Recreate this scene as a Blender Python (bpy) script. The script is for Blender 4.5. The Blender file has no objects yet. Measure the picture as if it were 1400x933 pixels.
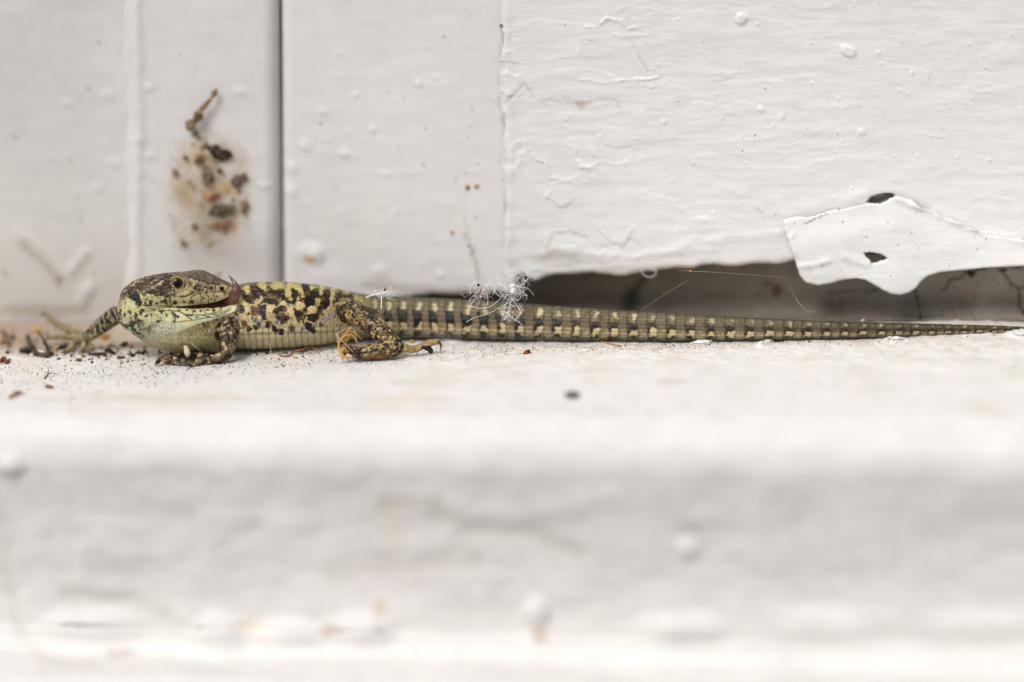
import bpy, bmesh, math, random
import numpy as np
from mathutils import Matrix, Vector
from mathutils.geometry import delaunay_2d_cdt
random.seed(7); rng = np.random.default_rng(11)
S = 0.001                                     # everything below is laid out in millimetres
sc = bpy.context.scene

# ------------------------------------------------------------------ camera
FPX = 4000.0; FOC = 400.0; PITCH = math.radians(15.0); ROLL = math.radians(2.0)
f = np.array([0, math.cos(PITCH), -math.sin(PITCH)]); r0 = np.array([1.0, 0, 0]); u0 = np.cross(r0, f)
u = u0*math.cos(ROLL)+r0*math.sin(ROLL)
r = np.cross(f, u)
def ray0(px, py): return f + r*((px-700)/FPX) + u*((466.5-py)/FPX)
H = -ray0(700, 484)[2]*FOC
def g0(px, py):
    d = ray0(px, py); return np.array([0, 0, H]) + d*(H/-d[2])
L0, R0, O0 = g0(0, 435), g0(1400, 440), g0(700, 437.5)
ex = (R0-L0)/np.linalg.norm(R0-L0); ez = np.array([0, 0, 1.0]); ey = np.cross(ez, ex)
RM = np.array([ex, ey, ez])
CAM = RM@(np.array([0, 0, H])-O0); f, r, u = RM@f, RM@r, RM@u
def ray(px, py): return f + r*((px-700)/FPX) + u*((466.5-py)/FPX)
def proj(P):
    D = np.asarray(P, float)-CAM; z = D@f
    return 700+FPX*(D@r)/z, 466.5-FPX*(D@u)/z, z
def at(px, py, dd=0.0): return CAM + ray(px, py)*(FOC+dd)        # dd mm behind the sharp plane
def onz(px, py, z=0.0):
    d = ray(px, py); return CAM + d*((z-CAM[2])/d[2])
def ony(px, py, y=0.0):
    d = ray(px, py); return CAM + d*((y-CAM[1])/d[1])
cd = bpy.data.cameras.new('camera'); cam = bpy.data.objects.new('camera', cd); sc.collection.objects.link(cam); sc.camera = cam
cd.sensor_width = 36; cd.lens = FPX/1400*36; cd.clip_start = 0.01; cd.clip_end = 500
m = Matrix([[r[0], u[0], -f[0], CAM[0]*S], [r[1], u[1], -f[1], CAM[1]*S], [r[2], u[2], -f[2], CAM[2]*S], [0, 0, 0, 1]])
cam.matrix_world = m
cd.dof.use_dof = True; cd.dof.focus_distance = (FOC+.5)*S; cd.dof.aperture_fstop = cd.lens/20.0

# ------------------------------------------------------------------ light
SUN_EL, SUN_AZ = 52, 206                      # azimuth: the sun stands in front of the wall, a little to the left
w = bpy.data.worlds.new("World"); sc.world = w; w.use_nodes = True
nt = w.node_tree; nt.nodes.clear()
sky = nt.nodes.new('ShaderNodeTexSky'); sky.sky_type = 'NISHITA'; sky.sun_disc = False
sky.sun_elevation = math.radians(SUN_EL); sky.sun_rotation = math.radians(SUN_AZ); sky.dust_density = 4; sky.air_density = 1.0
hs = nt.nodes.new('ShaderNodeHueSaturation'); hs.inputs['Saturation'].default_value = 0.16
bg = nt.nodes.new('ShaderNodeBackground'); bg.inputs['Strength'].default_value = 0.115
wo = nt.nodes.new('ShaderNodeOutputWorld')
nt.links.new(sky.outputs[0], hs.inputs['Color']); nt.links.new(hs.outputs[0], bg.inputs['Color']); nt.links.new(bg.outputs[0], wo.inputs['Surface'])
sl = bpy.data.lights.new('sun', 'SUN'); sl.energy = 1.75; sl.angle = math.radians(20); sl.color = (1, .985, .975)
so = bpy.data.objects.new('sun', sl); sc.collection.objects.link(so)
el, az = math.radians(SUN_EL), math.radians(SUN_AZ)
sd = Vector((math.sin(az)*math.cos(el), math.cos(az)*math.cos(el), math.sin(el)))
so.rotation_euler = sd.to_track_quat('Z', 'Y').to_euler()
sc.view_settings.view_transform = 'Standard'; sc.view_settings.look = 'None'; sc.view_settings.gamma = 1
sc.view_settings.exposure = -0.16
sc.cycles.max_bounces = 8; sc.cycles.diffuse_bounces = 5

# ------------------------------------------------------------------ helpers
def C(*c):
    c = np.array(c, float)/255; return np.where(c <= .04045, c/12.92, ((c+.055)/1.055)**2.4)
def hsh(i, j, k, s=0):
    h = (i*374761393 + j*668265263 + k*2147483647 + s*1274126177) & 0xffffffff
    h = ((h ^ (h >> 13))*1274126177) & 0xffffffff
    h = ((h ^ (h >> 16))*2246822519) & 0xffffffff
    return ((h ^ (h >> 15)) & 0xffffff)/float(0x1000000)
def noise(P, scale=1.0, seed=0, oct=1):
    P = np.asarray(P, float); out = np.zeros(len(P)); a = 1; tot = 0
    for o in range(oct):
        Q = P/scale*(2**o); I = np.floor(Q).astype(np.int64); F = Q-I; F = F*F*(3-2*F); v = 0
        for dx in (0, 1):
            for dy in (0, 1):
                for dz in (0, 1):
                    wt = (F[:, 0] if dx else 1-F[:, 0])*(F[:, 1] if dy else 1-F[:, 1])*(F[:, 2] if dz else 1-F[:, 2])
                    v = v + wt*hsh(I[:, 0]+dx, I[:, 1]+dy, I[:, 2]+dz, seed+o*17)
        out += a*(v*2-1); tot += a; a *= .5
    return out/tot
def voronoi(P, scale=1.0, seed=0):
    Q = np.asarray(P, float)/scale; I = np.floor(Q).astype(np.int64); n = len(Q)
    f1 = np.full(n, 9.); f2 = np.full(n, 9.); cid = np.zeros(n)
    for dx in (-1, 0, 1):
        for dy in (-1, 0, 1):
            for dz in (-1, 0, 1):
                a, b, c = I[:, 0]+dx, I[:, 1]+dy, I[:, 2]+dz
                X = a+.15+.7*hsh(a, b, c, seed+1)-Q[:, 0]; Y = b+.15+.7*hsh(a, b, c, seed+2)-Q[:, 1]; Z = c+.15+.7*hsh(a, b, c, seed+3)-Q[:, 2]
                d = np.sqrt(X*X+Y*Y+Z*Z); nr = d < f1
                f2 = np.where(nr, f1, np.minimum(f2, d)); f1 = np.where(nr, d, f1); cid = np.where(nr, hsh(a, b, c, seed+5), cid)
    return f1, f2, cid
def sstep(a, b, x):
    t = np.clip((x-a)/(b-a), 0, 1); return t*t*(3-2*t)
def seg_d(X, Y, pts, closed=False):
    d = np.full(len(X), 1e9); n = len(pts)
    for i in range(n if closed else n-1):
        ax, ay = pts[i]; bx, by = pts[(i+1) % n]; vx, vy = bx-ax, by-ay; L = vx*vx+vy*vy+1e-9
        t = np.clip(((X-ax)*vx+(Y-ay)*vy)/L, 0, 1); d = np.minimum(d, np.hypot(X-ax-t*vx, Y-ay-t*vy))
    return d
def inside(X, Y, pts):
    c = np.zeros(len(X), bool); n = len(pts)
    for i in range(n):
        ax, ay = pts[i]; bx, by = pts[(i+1) % n]
        if ay == by: continue
        c ^= ((ay > Y) != (by > Y)) & (X < (bx-ax)*(Y-ay)/(by-ay)+ax)
    return c
class Canvas:
    """colour and relief (mm) of vertices, addressed by the coordinates X, Y of a side view"""
    def __init__(s, X, Y, n, mask=None):
        s.X, s.Y = X, Y; s.col = np.ones((n, 3)); s.h = np.zeros(n); s.mask = mask
    def _sel(s, pts, pad):
        p = np.array(pts); m_ = (s.X > p[:, 0].min()-pad) & (s.X < p[:, 0].max()+pad) & (s.Y > p[:, 1].min()-pad) & (s.Y < p[:, 1].max()+pad)
        if s.mask is not None: m_ &= s.mask
        return np.nonzero(m_)[0]
    def mix(s, i, a, color, h):
        if color is not None: s.col[i] += (np.asarray(color)-s.col[i])*a[:, None]
        if h: s.h[i] += h*a
    def poly(s, pts, color=None, soft=1.0, a=1.0, h=0, grow=0):
        i = s._sel(pts, soft+1); 
        if not len(i): return
        X, Y = s.X[i], s.Y[i]; d = seg_d(X, Y, pts, True); d = np.where(inside(X, Y, pts), -d, d)-grow
        s.mix(i, a*(1-sstep(-soft/2, soft/2, d)), color, h)
    def line(s, pts, color=None, w=1.0, a=1.0, h=0):
        i = s._sel(pts, w*3)
        if len(i): s.mix(i, a*np.exp(-(seg_d(s.X[i], s.Y[i], pts)/w)**2), color, h)
    def ell(s, cx, cy, rx, ry, color=None, a=1.0, h=0, rot=0, soft=.35):
        R = max(rx, ry)*1.6; i = s._sel([(cx-R, cy-R), (cx+R, cy+R)], 0)
        if not len(i): return
        c_, s_ = math.cos(math.radians(rot)), math.sin(math.radians(rot)); dx, dy = s.X[i]-cx, s.Y[i]-cy
        d = np.hypot((dx*c_+dy*s_)/rx, (-dx*s_+dy*c_)/ry); s.mix(i, a*(1-sstep(1-soft, 1+soft, d)), color, h)
def link(name, me, parent=None, mat=None, smooth=True):
    o = bpy.data.objects.new(name, me); sc.collection.objects.link(o)
    if parent: o.parent = parent
    if mat: me.materials.append(mat)
    if smooth: me.polygons.foreach_set('use_smooth', np.ones(len(me.polygons), bool)); me.update()
    return o
def mesh(V, F, col=None):
    """V in mm"""
    me = bpy.data.meshes.new('m'); V = np.asarray(V, float)*S
    if isinstance(F, np.ndarray):
        k = F.shape[1]; me.vertices.add(len(V)); me.vertices.foreach_set('co', V.ravel()); me.loops.add(F.size)
        me.loops.foreach_set('vertex_index', F.ravel().astype(np.int32)); me.polygons.add(len(F))
        me.polygons.foreach_set('loop_start', np.arange(0, F.size, k, dtype=np.int32)); me.update(calc_edges=True)
    else: me.from_pydata([tuple(v) for v in V], [], F)
    if col is not None:
        ca = me.color_attributes.new('Col', 'FLOAT_COLOR', 'POINT')
        ca.data.foreach_set('color', np.hstack([np.clip(col, 0, 1), np.ones((len(V), 1))]).ravel())
    return me
def tag(o, label=None, cat=None, group=None, kind=None):
    for k, v in (('label', label), ('category', cat), ('group', group), ('kind', kind)):
        if v: o[k] = v
    return o
def empty(name, loc):
    o = bpy.data.objects.new(name, None); sc.collection.objects.link(o); o.location = Vector(loc)*S; o.empty_display_size = .002; return o
def tube(path, rad, n=8, flat=1.0, up=(0, 0, 1), ends=True):
    """closed swept tube; rad: number or list (or list of pairs: in-plane, across)"""
    P = np.array(path, float); k = len(P)
    R = np.array(rad, float) if np.ndim(rad) else np.full(k, float(rad))
    if R.ndim == 1: R = np.stack([R, R*flat], 1)
    T = np.gradient(P, axis=0); T /= np.linalg.norm(T, axis=1)[:, None]+1e-12
    A = np.cross(T, np.array(up, float)); bad = np.linalg.norm(A, axis=1) < .05; A[bad] = np.cross(T[bad], [1, 0, 0]); A /= np.linalg.norm(A, axis=1)[:, None]
    for i in range(1, k):
        if A[i]@A[i-1] < 0: A[i] *= -1
    B = np.cross(A, T); th = np.arange(n)*2*math.pi/n
    V = P[:, None]+A[:, None]*(np.cos(th)[None, :, None]*R[:, 1][:, None, None])+B[:, None]*(np.sin(th)[None, :, None]*R[:, 0][:, None, None])
    V = V.reshape(-1, 3); F = []
    for i in range(k-1):
        for j in range(n): F.append((i*n+j, i*n+(j+1) % n, (i+1)*n+(j+1) % n, (i+1)*n+j))
    if ends: F.append(tuple(range(n))[::-1]); F.append(tuple((k-1)*n+j for j in range(n)))
    return V, F
def smooth_path(pts, n=24):
    P = np.array(pts, float); k = len(P)
    if k < 3: t = np.linspace(0, 1, n)[:, None]; return P[0]*(1-t)+P[-1]*t
    Q = np.vstack([2*P[0]-P[1], P, 2*P[-1]-P[-2]]); out = []
    for t in np.linspace(0, k-1-1e-6, n):
        i = int(t); x = t-i; a, b, c, d = Q[i:i+4]
        out.append(.5*(2*b+(c-a)*x+(2*a-5*b+4*c-d)*x*x+(3*b-a-3*c+d)*x**3))
    return np.array(out)
def merge(parts):
    V, F, o = [], [], 0
    for v, f_ in parts: V.append(np.asarray(v)); F += [tuple(i+o for i in q) for q in f_]; o += len(v)
    return np.vstack(V), F
def grid_faces(nr, nc, flip=False):
    i = np.arange((nr-1)*nc).reshape(nr-1, nc)[:, :-1].ravel()
    F = np.stack([i, i+1, i+nc+1, i+nc], 1); return F[:, ::-1].copy() if flip else F

# ------------------------------------------------------------------ materials
def mat(name, base=(.8, .8, .8), rough=.5, attr=None, bumps=(), spec=.4, coat=0, mottling=0, sss=0, trans=0, alpha=1):
    """bumps: (scale per mm, strength, distance mm, stretch xyz, kind)"""
    m_ = bpy.data.materials.new(name); m_.use_nodes = True; t = m_.node_tree; b = t.nodes['Principled BSDF']
    b.inputs['Base Color'].default_value = (*base, 1); b.inputs['Roughness'].default_value = rough
    b.inputs['Specular IOR Level'].default_value = spec; b.inputs['Coat Weight'].default_value = coat; b.inputs['Coat Roughness'].default_value = .2
    if sss: b.inputs['Subsurface Weight'].default_value = sss; b.inputs['Subsurface Radius'].default_value = (.0006, .0004, .0003); b.inputs['Subsurface Scale'].default_value = 1
    if trans: b.inputs['Transmission Weight'].default_value = trans
    tc = t.nodes.new('ShaderNodeNewGeometry')
    def nz(sc_, st, det=5, kind='NOISE'):
        mp = t.nodes.new('ShaderNodeMapping'); mp.inputs['Scale'].default_value = tuple(1000*sc_*k for k in st); t.links.new(tc.outputs['Position'], mp.inputs['Vector'])
        n = t.nodes.new('ShaderNodeTexVoronoi' if kind == 'V' else 'ShaderNodeTexNoise')
        n.inputs['Scale'].default_value = 1
        if kind != 'V': n.inputs['Detail'].default_value = det
        t.links.new(mp.outputs[0], n.inputs['Vector']); return n.outputs[0]
    col = None
    if attr: a = t.nodes.new('ShaderNodeAttribute'); a.attribute_name = attr; col = a.outputs['Color']
    if mottling:
        mx = t.nodes.new('ShaderNodeMix'); mx.data_type = 'RGBA'; mx.blend_type = 'MULTIPLY'; mx.inputs[0].default_value = 1
        if col: t.links.new(col, mx.inputs[6])
        else: mx.inputs[6].default_value = (*base, 1)
        rp = t.nodes.new('ShaderNodeMapRange'); rp.inputs[1].default_value = .35; rp.inputs[2].default_value = .65; rp.inputs[3].default_value = 1-mottling; rp.inputs[4].default_value = 1+mottling*.3
        t.links.new(nz(.35, (1, 1, 1), 8), rp.inputs[0]); t.links.new(rp.outputs[0], mx.inputs[7]); col = mx.outputs[2]
    if col: t.links.new(col, b.inputs['Base Color'])
    prev = None
    for sc_, stg, dist, st, kind in bumps:
        bp = t.nodes.new('ShaderNodeBump'); bp.inputs['Strength'].default_value = stg; bp.inputs['Distance'].default_value = dist*S
        t.links.new(nz(sc_, st, 6, kind), bp.inputs['Height'])
        if prev: t.links.new(prev, bp.inputs['Normal'])
        prev = bp.outputs[0]
    if prev: t.links.new(prev, b.inputs['Normal'])
    return m_
M = {
 'board': mat('old white gloss paint', (.8, .79, .77), .42, 'Col', [(.12, .5, .5, (1, 1, 4), 'N'), (.5, .22, .14, (.45, 1, 2.6), 'N'), (1.6, .16, .06, (.5, 1, 1.6), 'N'), (5, .2, .03, (1, 1, 1), 'N')], mottling=.03),
 'panel': mat('old smooth white paint', (.8, .79, .77), .45, 'Col', [(.1, .6, .6, (1, 1, .5), 'N'), (.8, .2, .12, (1, 1, .6), 'N')], mottling=.03),
 'sill': mat('chalky white sill paint', (.8, .79, .77), .6, 'Col', [(.35, .5, .3, (1, 1, 1), 'N'), (3, .6, .12, (1, 1, 1), 'N')], mottling=.05),
 'recess': mat('dirty old paint in the gap', (.4, .37, .33), .7, 'Col', [(1.2, .5, .15, (1, 1, 1), 'N')], mottling=.15),
 'skin': mat('scaly lizard skin', (.5, .45, .3), .46, 'Col', [(5, .45, .05, (1, 1, 1), 'V')], spec=.28),
 'tongue': mat('wet dark red tongue', tuple(C(92, 54, 46)), .3, None, [(2, .3, .08, (1, 1, 1), 'N')], spec=.6, coat=.15, sss=.05),
 'eye': mat('glossy eye', (0, 0, 0), .09, 'Col', spec=.22),
 'lid': mat('pale yellow eyelid', tuple(C(172, 158, 96)), .45, None, [(7, .4, .05, (1, 1, 1), 'V')]),
 'claw': mat('dark horn claw', tuple(C(70, 58, 52)), .3),
 'crumb': mat('dry crumb', (.3, .2, .1), .8, 'Col', [(4, .6, .1, (1, 1, 1), 'N')], mottling=.3),
 'fibre': mat('pale silky fibre', tuple(C(246, 244, 240)), .5, None),
 'silk': mat('dusty spider silk', tuple(C(205, 190, 160)), .7, None),
 'amber': mat('amber insect husk', tuple(C(205, 150, 62)), .35, None, sss=.15, mottling=.3),
}

# ------------------------------------------------------------------ boards of the wall
Zt = 150.0
def lin_edge(pxy_a, pxy_b, y):
    A, B = ony(*pxy_a, y), ony(*pxy_b, y); k = (A[0]-B[0])/(A[2]-B[2]); return lambda z: B[0]+(z-B[2])*k
def board(name, yf, xl, xr, zb, res=.3, rr=1.0, rr2=None, m_='panel', rb=.8, back=6.0, base=(222, 219, 215), paint=None, wob=.25, zfine=58, seed=0):
    """front sheet with rounded side edges and a rounded lower edge that turns back under it"""
    Wd = xr(20)-xl(20); core = np.arange(0, Wd+1e-6, res) if Wd < 130 else np.concatenate([np.arange(0, 100, res), np.linspace(100, Wd, 40)])
    if name == 'recessed_panel': core = Wd-core[::-1]
    U = np.clip(core/Wd, 0, 1); U = U-U[0]; U /= U[-1]
    zrow = np.concatenate([np.linspace(0, 1, int(zfine/res)), 1+np.linspace(.05, 1, 12)])
    rows = [(back, 0, 0), (back*.5, 0, 0), (rb*1.6, 0, 0)]+[(rb-rb*math.sin(a), rb-rb*math.cos(a), 0) for a in np.linspace(0, math.pi/2, 7)]
    nr0 = len(rows); V = []
    side = [(back, 0), (back*.4, 0)]+[(rr-rr*math.sin(a), rr-rr*math.cos(a)) for a in np.linspace(0, math.pi/2, 6)]
    us = [(u_, 0, 0) for u_ in U]
    dyc = np.zeros(len(U)); dxl = U*Wd; dxr = (1-U)*Wd
    rnd = lambda d: np.where(d < rr, rr-np.sqrt(np.clip(rr*rr-(rr-d)**2, 0, None)), 0)
    rnd2 = lambda d, q: np.where(d < q, q-np.sqrt(np.clip(q*q-(q-d)**2, 0, None)), 0)
    dyc = rnd(dxl)+rnd2(dxr, rr2 or rr)
    Ucol = np.concatenate([[0, 0], U, [1, 1]]); Dy = np.concatenate([[back, back*.4], dyc, [back*.4, back]])
    nc = len(Ucol); x20 = xl(20)+Ucol*Wd; zbv = np.array([zb(x) for x in x20])
    for dy, dz, _ in rows: V.append(np.stack([x20, yf+np.maximum(dy, Dy), zbv+dz], 1))
    for t in zrow[1:]:
        z = (zbv+rb)*(1-t)+zfine*t if t <= 1 else np.full(nc, zfine+(Zt-zfine)*(t-1))
        V.append(np.stack([x20, yf+Dy, z], 1))
    V = np.vstack(V); nr = len(V)//nc
    zz = V[:, 2]; uu = np.tile(Ucol, nr); V[:, 0] = xl(zz)+uu*(xr(zz)-xl(zz))
    px, py, _ = proj(V); n = len(V); cv = Canvas(px+3.2*noise(V, 1.3, 91, 2), py+3.2*noise(V, 1.3, 92, 2), n); cv.col[:] = C(*base)
    st = noise(V*[1, 1, .6], 9, seed, 3); cv.col *= (1+.035*st)[:, None]
    cv.h += wob*noise(V*[.6, 1, 1], 14, seed+3, 3)+.05*noise(V*[.5, 1, 1.6], 2.2, seed+5, 3)
    if paint: paint(cv, V)
    fr = np.clip(1-(V[:, 1]-yf)/max(rr, .5), 0, 1); V[:, 1] -= cv.h*fr
    return link(name, mesh(V, grid_faces(nr, nc, True), cv.col), None, M[m_])
def dots(cv, V, n, x0, x1, y0, y1, r_, h, seed=0, col=None, a=1):
    g = np.random.default_rng(seed)
    for _ in range(n):
        s_ = g.uniform(*r_); cv.ell(g.uniform(x0, x1), g.uniform(y0, y1), s_, s_*g.uniform(.8, 1.2), col, a, h*s_*.1, soft=.6)

YL, YP, YM, YR, YG = -2.5, -2.75, -2.26, -2.3, 3.6                  # fronts of post, middle panel, right board (mm before the recessed panel)
eL = lin_edge((112, 0), (109, 430), YP); eR = lin_edge((377, 0), (380, 400), YP)
eM = lin_edge((381, 0), (384, 400), YM); eM2 = lin_edge((687, 0), (693, 370), YM)
_eb = lin_edge((683, 0), (690, 370), YR); eB = lambda z: _eb(z)+.3*np.sin(z*.5)+.15*np.sin(z*1.1+1)
def paint_left(cv, V):
    cv.col *= (1-.07*sstep(185, 95, cv.X))[:, None]  # panel darkens to the left, its soft shading put into the colour
    cv.line([(25, 315), (50, 330), (72, 350), (88, 378)], C(225, 222, 218), 5, .4, .4)
    cv.line([(98, 372), (118, 345)], None, 6, 1, .4); cv.ell(118, 402, 10, 18, None, 1, .5, 30)
    cv.line([(30, 335), (60, 362), (80, 385)], C(150, 138, 125), 5, .5, -.15)
    cv.ell(60, 425, 60, 10, C(170, 155, 138), .6); cv.ell(82, 386, 3, 8, C(150, 115, 70), .8); cv.ell(5, 375, 2.5, 3, C(90, 70, 50), .8)
    for x, y in ((148, 130), (158, 223), (135, 258), (90, 140)): cv.ell(x, y, 6, 5, None, 1, .22, soft=.8)
    dots(cv, V, 25, 0, 170, 40, 420, (1.2, 2.2), 0, 3, C(150, 135, 120), .6)
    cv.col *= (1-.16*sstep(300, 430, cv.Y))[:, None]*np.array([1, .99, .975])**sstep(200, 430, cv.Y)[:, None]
def paint_post(cv, V):
    st = np.clip(.55+1.1*noise(V, 2.2, 97, 3), 0, 1); b_ = cv.col.copy(); cv.ell(288, 262, 50, 70, C(204, 176, 132), 1, soft=.45); cv.ell(264, 288, 30, 38, C(180, 146, 100), .6, soft=.5); cv.ell(310, 290, 26, 30, C(190, 150, 110), .5, soft=.5); cv.ell(285, 222, 14, 36, C(190, 160, 110), .5, soft=.5); cv.col = b_+(cv.col-b_)*st[:, None]
    cv.ell(305, 355, 60, 30, C(165, 152, 140), .35, soft=.7)
    cv.line([(188, 0), (190, 190), (187, 380)], None, 6, 1, .3)
    for x, y, s_ in ((205, 120, 7), (330, 125, 8), (190, 190, 9), (362, 255, 7), (205, 215, 5)): cv.ell(x, y, s_, s_*.7, None, 1, .2, soft=.8)
    dots(cv, V, 14, 190, 370, 20, 380, (1.2, 2), 0, 5, C(160, 140, 120), .5)
def paint_mid(cv, V):
    cv.h += .5*np.exp(-((cv.X-398)/9)**2)*0
    cv.ell(423, 345, 15, 11, None, 1, .3, soft=.7); cv.ell(434, 350, 9, 10, None, 1, .3, soft=.7); cv.ell(424, 353, 8, 5, C(200, 165, 110), .8)
    for x, y, s_ in ((418, 200, 8), (395, 262, 10), (455, 390, 26), (520, 372, 10), (400, 230, 7), (470, 210, 6)): cv.ell(x, y, s_, s_*.8, None, 1, .2, soft=.8)
    cv.line([(384, 0), (386, 380)], C(150, 144, 138), 4, .35)  # grey shadow band beside the post joint, painted on the panel edge
    cv.line([(500, 390), (560, 395), (640, 398), (680, 395)], C(165, 150, 135), 7, .5)
    # hairline cracks where the panel meets the board
    cv.line([(683, 60), (682, 130), (690, 195), (684, 225)], C(188, 184, 180), 1.6, .5, -.1)
    dots(cv, V, 30, 400, 680, 20, 380, (.7, 1.4), 0, 7, C(120, 100, 80), .7)
    dots(cv, V, 25, 400, 680, 20, 380, (2, 5), .35, 8)
def paint_board(cv, V):
    sh, lt = C(176, 172, 168), C(236, 235, 233)
    msk = sstep(930, 760, cv.X)*.8+.2; nn = noise(V*[.8, 1, 1.3], 3.2, 93, 3); m2 = sstep(.0, .3, noise(V, 6, 94, 2)); rg = np.exp(-(nn/.035)**2)*m2*msk
    cv.h += .10*rg+.10*sstep(-.03, .03, nn)*m2*msk; nn = noise(V*[.45, 1, 1.2], 5, 95, 3); cv.h += (.05*sstep(-.04, .04, nn)+.02*np.exp(-(nn/.04)**2))*sstep(.1, -.1, noise(V, 9, 102, 1))
    nn = noise(V*[.3, 1, 1.5], 1.6, 96, 2); cv.h += .035*nn
    def L(p, hh=.25, w_=2.0, c_=None, a=.5):
        g_ = random.Random(int(p[0][0]*7+p[0][1])); q = []
        for i in range(len(p)-1):
            k = max(1, int(math.hypot(p[i+1][0]-p[i][0], p[i+1][1]-p[i][1])/7))
            q += [(p[i][0]+(p[i+1][0]-p[i][0])*t/k+g_.uniform(-1.3, 1.3), p[i][1]+(p[i+1][1]-p[i][1])*t/k+g_.uniform(-1.3, 1.3)) for t in range(k)]
        q.append(p[-1])
        for i in range(len(q)-1): cv.line(q[i:i+2], c_, w_*g_.uniform(.7, 1.5), a*g_.uniform(.2, .8), hh*g_.uniform(.4, 1.0))
    L([(714, 187), (722, 205), (735, 218), (748, 225), (753, 243), (770, 246), (783, 250)], .55, 2.2, lt)
    L([(655, 153), (670, 154), (690, 155)], .35, 2.2, sh); L([(693, 142), (706, 126), (719, 114), (730, 130), (738, 139), (770, 138), (790, 145), (815, 138), (845, 138), (850, 155)], -.28, 2.2, sh)
    L([(697, 146), (710, 130), (720, 119), (728, 134)], .25, 3)
    L([(800, 38), (815, 36), (830, 26), (850, 28), (858, 42), (885, 36)], .5, 1.8, lt); L([(838, 47), (850, 52)], .4, 2, lt)
    L([(792, 110), (805, 110), (815, 113), (880, 108), (900, 104)], .4, 1.8, lt); L([(862, 60), (875, 78), (885, 95)], -.2, 1.6, sh)
    L([(805, 203), (818, 214)], .6, 3.5, lt); L([(790, 230), (812, 228)], .45, 3, lt); L([(858, 190), (870, 200), (865, 215), (850, 228)], .22, 2)
    L([(685, 0), (684, 60), (687, 100), (683, 150), (690, 190)], -.2, 2.2, sh, .3); L([(692, 0), (694, 100), (700, 200), (696, 340)], .3, 5)
    L([(685, 190), (691, 215), (688, 245), (692, 280), (684, 310), (690, 350)], -.25, 2, sh, .4); L([(672, 210), (676, 262), (688, 300)], .2, 2.5)
    L([(740, 330), (748, 345), (758, 320), (780, 318), (800, 326), (815, 342), (840, 335), (862, 328), (880, 338)], -.35, 2.2, sh, .4); L([(815, 310), (830, 325), (850, 335), (866, 312), (872, 330)], .4, 2.2)
    L([(735, 350), (760, 340), (800, 345), (850, 352), (900, 348), (960, 330), (1020, 322), (1075, 318)], .35, 6)
    L([(700, 362), (714, 378), (724, 384)], -.6, 6, C(170, 160, 150), .4)
    cv.ell(1160, 70, 11, 8, None, 1, .3, 30); cv.ell(1013, 26, 7, 9, None, 1, .35, 30)
    # raised lip of paint above the flake, and the hollow behind it
    L([(1085, 285), (1120, 282), (1150, 277), (1190, 262), (1225, 256), (1260, 266), (1300, 300), (1340, 322), (1400, 330)], .3, 9)
    L([(1058, 276), (1072, 296)], .3, 1.6, lt); L([(1030, 285), (1042, 292), (1045, 305)], -.2, 1.6, sh)
    hole = [(1187, 277), (1192, 270.5), (1202, 267), (1213, 265), (1223, 266.5), (1219, 272), (1208, 278), (1194, 281)]
    cv.poly(hole, C(112, 102, 92), 2.4, 1, -.8); cv.ell(1199, 269.5, 9, 3, C(150, 144, 138), .8)
    # hollow behind the hole in the flake
    cv.ell(1196, 353, 24, 13, C(120, 106, 90), 1, -1.2); cv.ell(1184, 352, 7, 9, C(190, 184, 176), .9); cv.line([(1190, 350), (1199, 356), (1207, 353), (1212, 358)], C(40, 32, 24), 2, .9, -.2)
    # ridged brush strokes of the thick paint
    g = np.random.default_rng(4)
    for _ in range(70):
        x, y = g.uniform(720, 1380), g.uniform(0, 330); l = g.uniform(40, 200); k = g.uniform(-.14, .02)
        L([(x, y), (x+l*.5, y+l*.5*k+g.uniform(-2, 2)), (x+l, y+l*k)], g.uniform(-.09, .11), g.uniform(1.5, 4))
    for x, y, s_ in ((1202, 72, 3.6), (1247, 101, 4), (1232, 57, 2.8), (1070, 160, 4.4), (1040, 148, 5), (1178, 181, 5.5), (1148, 41, 2), (988, 162, 3), (946, 223, 3.6), (1253, 214, 3.8), (1308, 217, 3), (1272, 186, 2.6), (1241, 189, 2.8), (1136, 184, 2.4), (975, 292, 3), (1384, 47, 3), (1371, 65, 2.8), (1379, 99, 2.4), (1328, 133, 3), (1285, 150, 2.6), (1094, 188, 2.6), (909, 166, 3.5), (802, 250, 3), (1010, 200, 2.5), (882, 263, 2.6)):
        cv.ell(x, y, s_*.8, s_*.9, lt, .4, s_*.09, soft=.6)
    dots(cv, V, 150, 860, 1400, 0, 310, (.9, 1.7), .9, 9)
    cv.col *= (1-.035*sstep(900, 700, cv.X))[:, None]
    cv.ell(793, 143, 8, 7, C(205, 185, 160), .7); cv.ell(760, 352, 40, 12, C(200, 190, 178), .5, soft=.6)
    cv.line([(730, 380), (800, 372), (900, 366), (1090, 356)], C(190, 178, 165), 5, .6)
def curve_z(pts, y):
    P = [ony(a, b, y) for a, b in pts]; X = np.array([p[0] for p in P]); Z = np.array([p[2] for p in P]); return lambda x: np.interp(x, X, Z)+.08*math.sin(x*1.1+.6)+.05*math.sin(x*2.9+1)*math.sin(x*.37)
zb_mid = curve_z([(300, 455), (440, 452), (475, 440), (510, 428), (540, 412), (570, 405), (610, 403), (650, 403), (690, 400)], YM)
zb_brd = curve_z([(683, 396), (697, 390), (706, 381), (716, 379), (728, 384), (736, 383), (745, 379), (770, 376), (800, 374), (830, 376), (855, 378), (880, 373), (900, 370), (950, 367), (965, 363), (1000, 365), (1040, 362), (1075, 361), (1090, 357), (1110, 350), (1400, 350)], YR)
flr = lambda x: -.5+0*x
xfar = lambda v: (lambda z: v+0*z)
bl = board('recessed_panel', YL, xfar(-190), lambda z: eL(z)+9, flr, .5, paint=paint_left, wob=.5, seed=1, base=(219, 216, 212))
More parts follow.
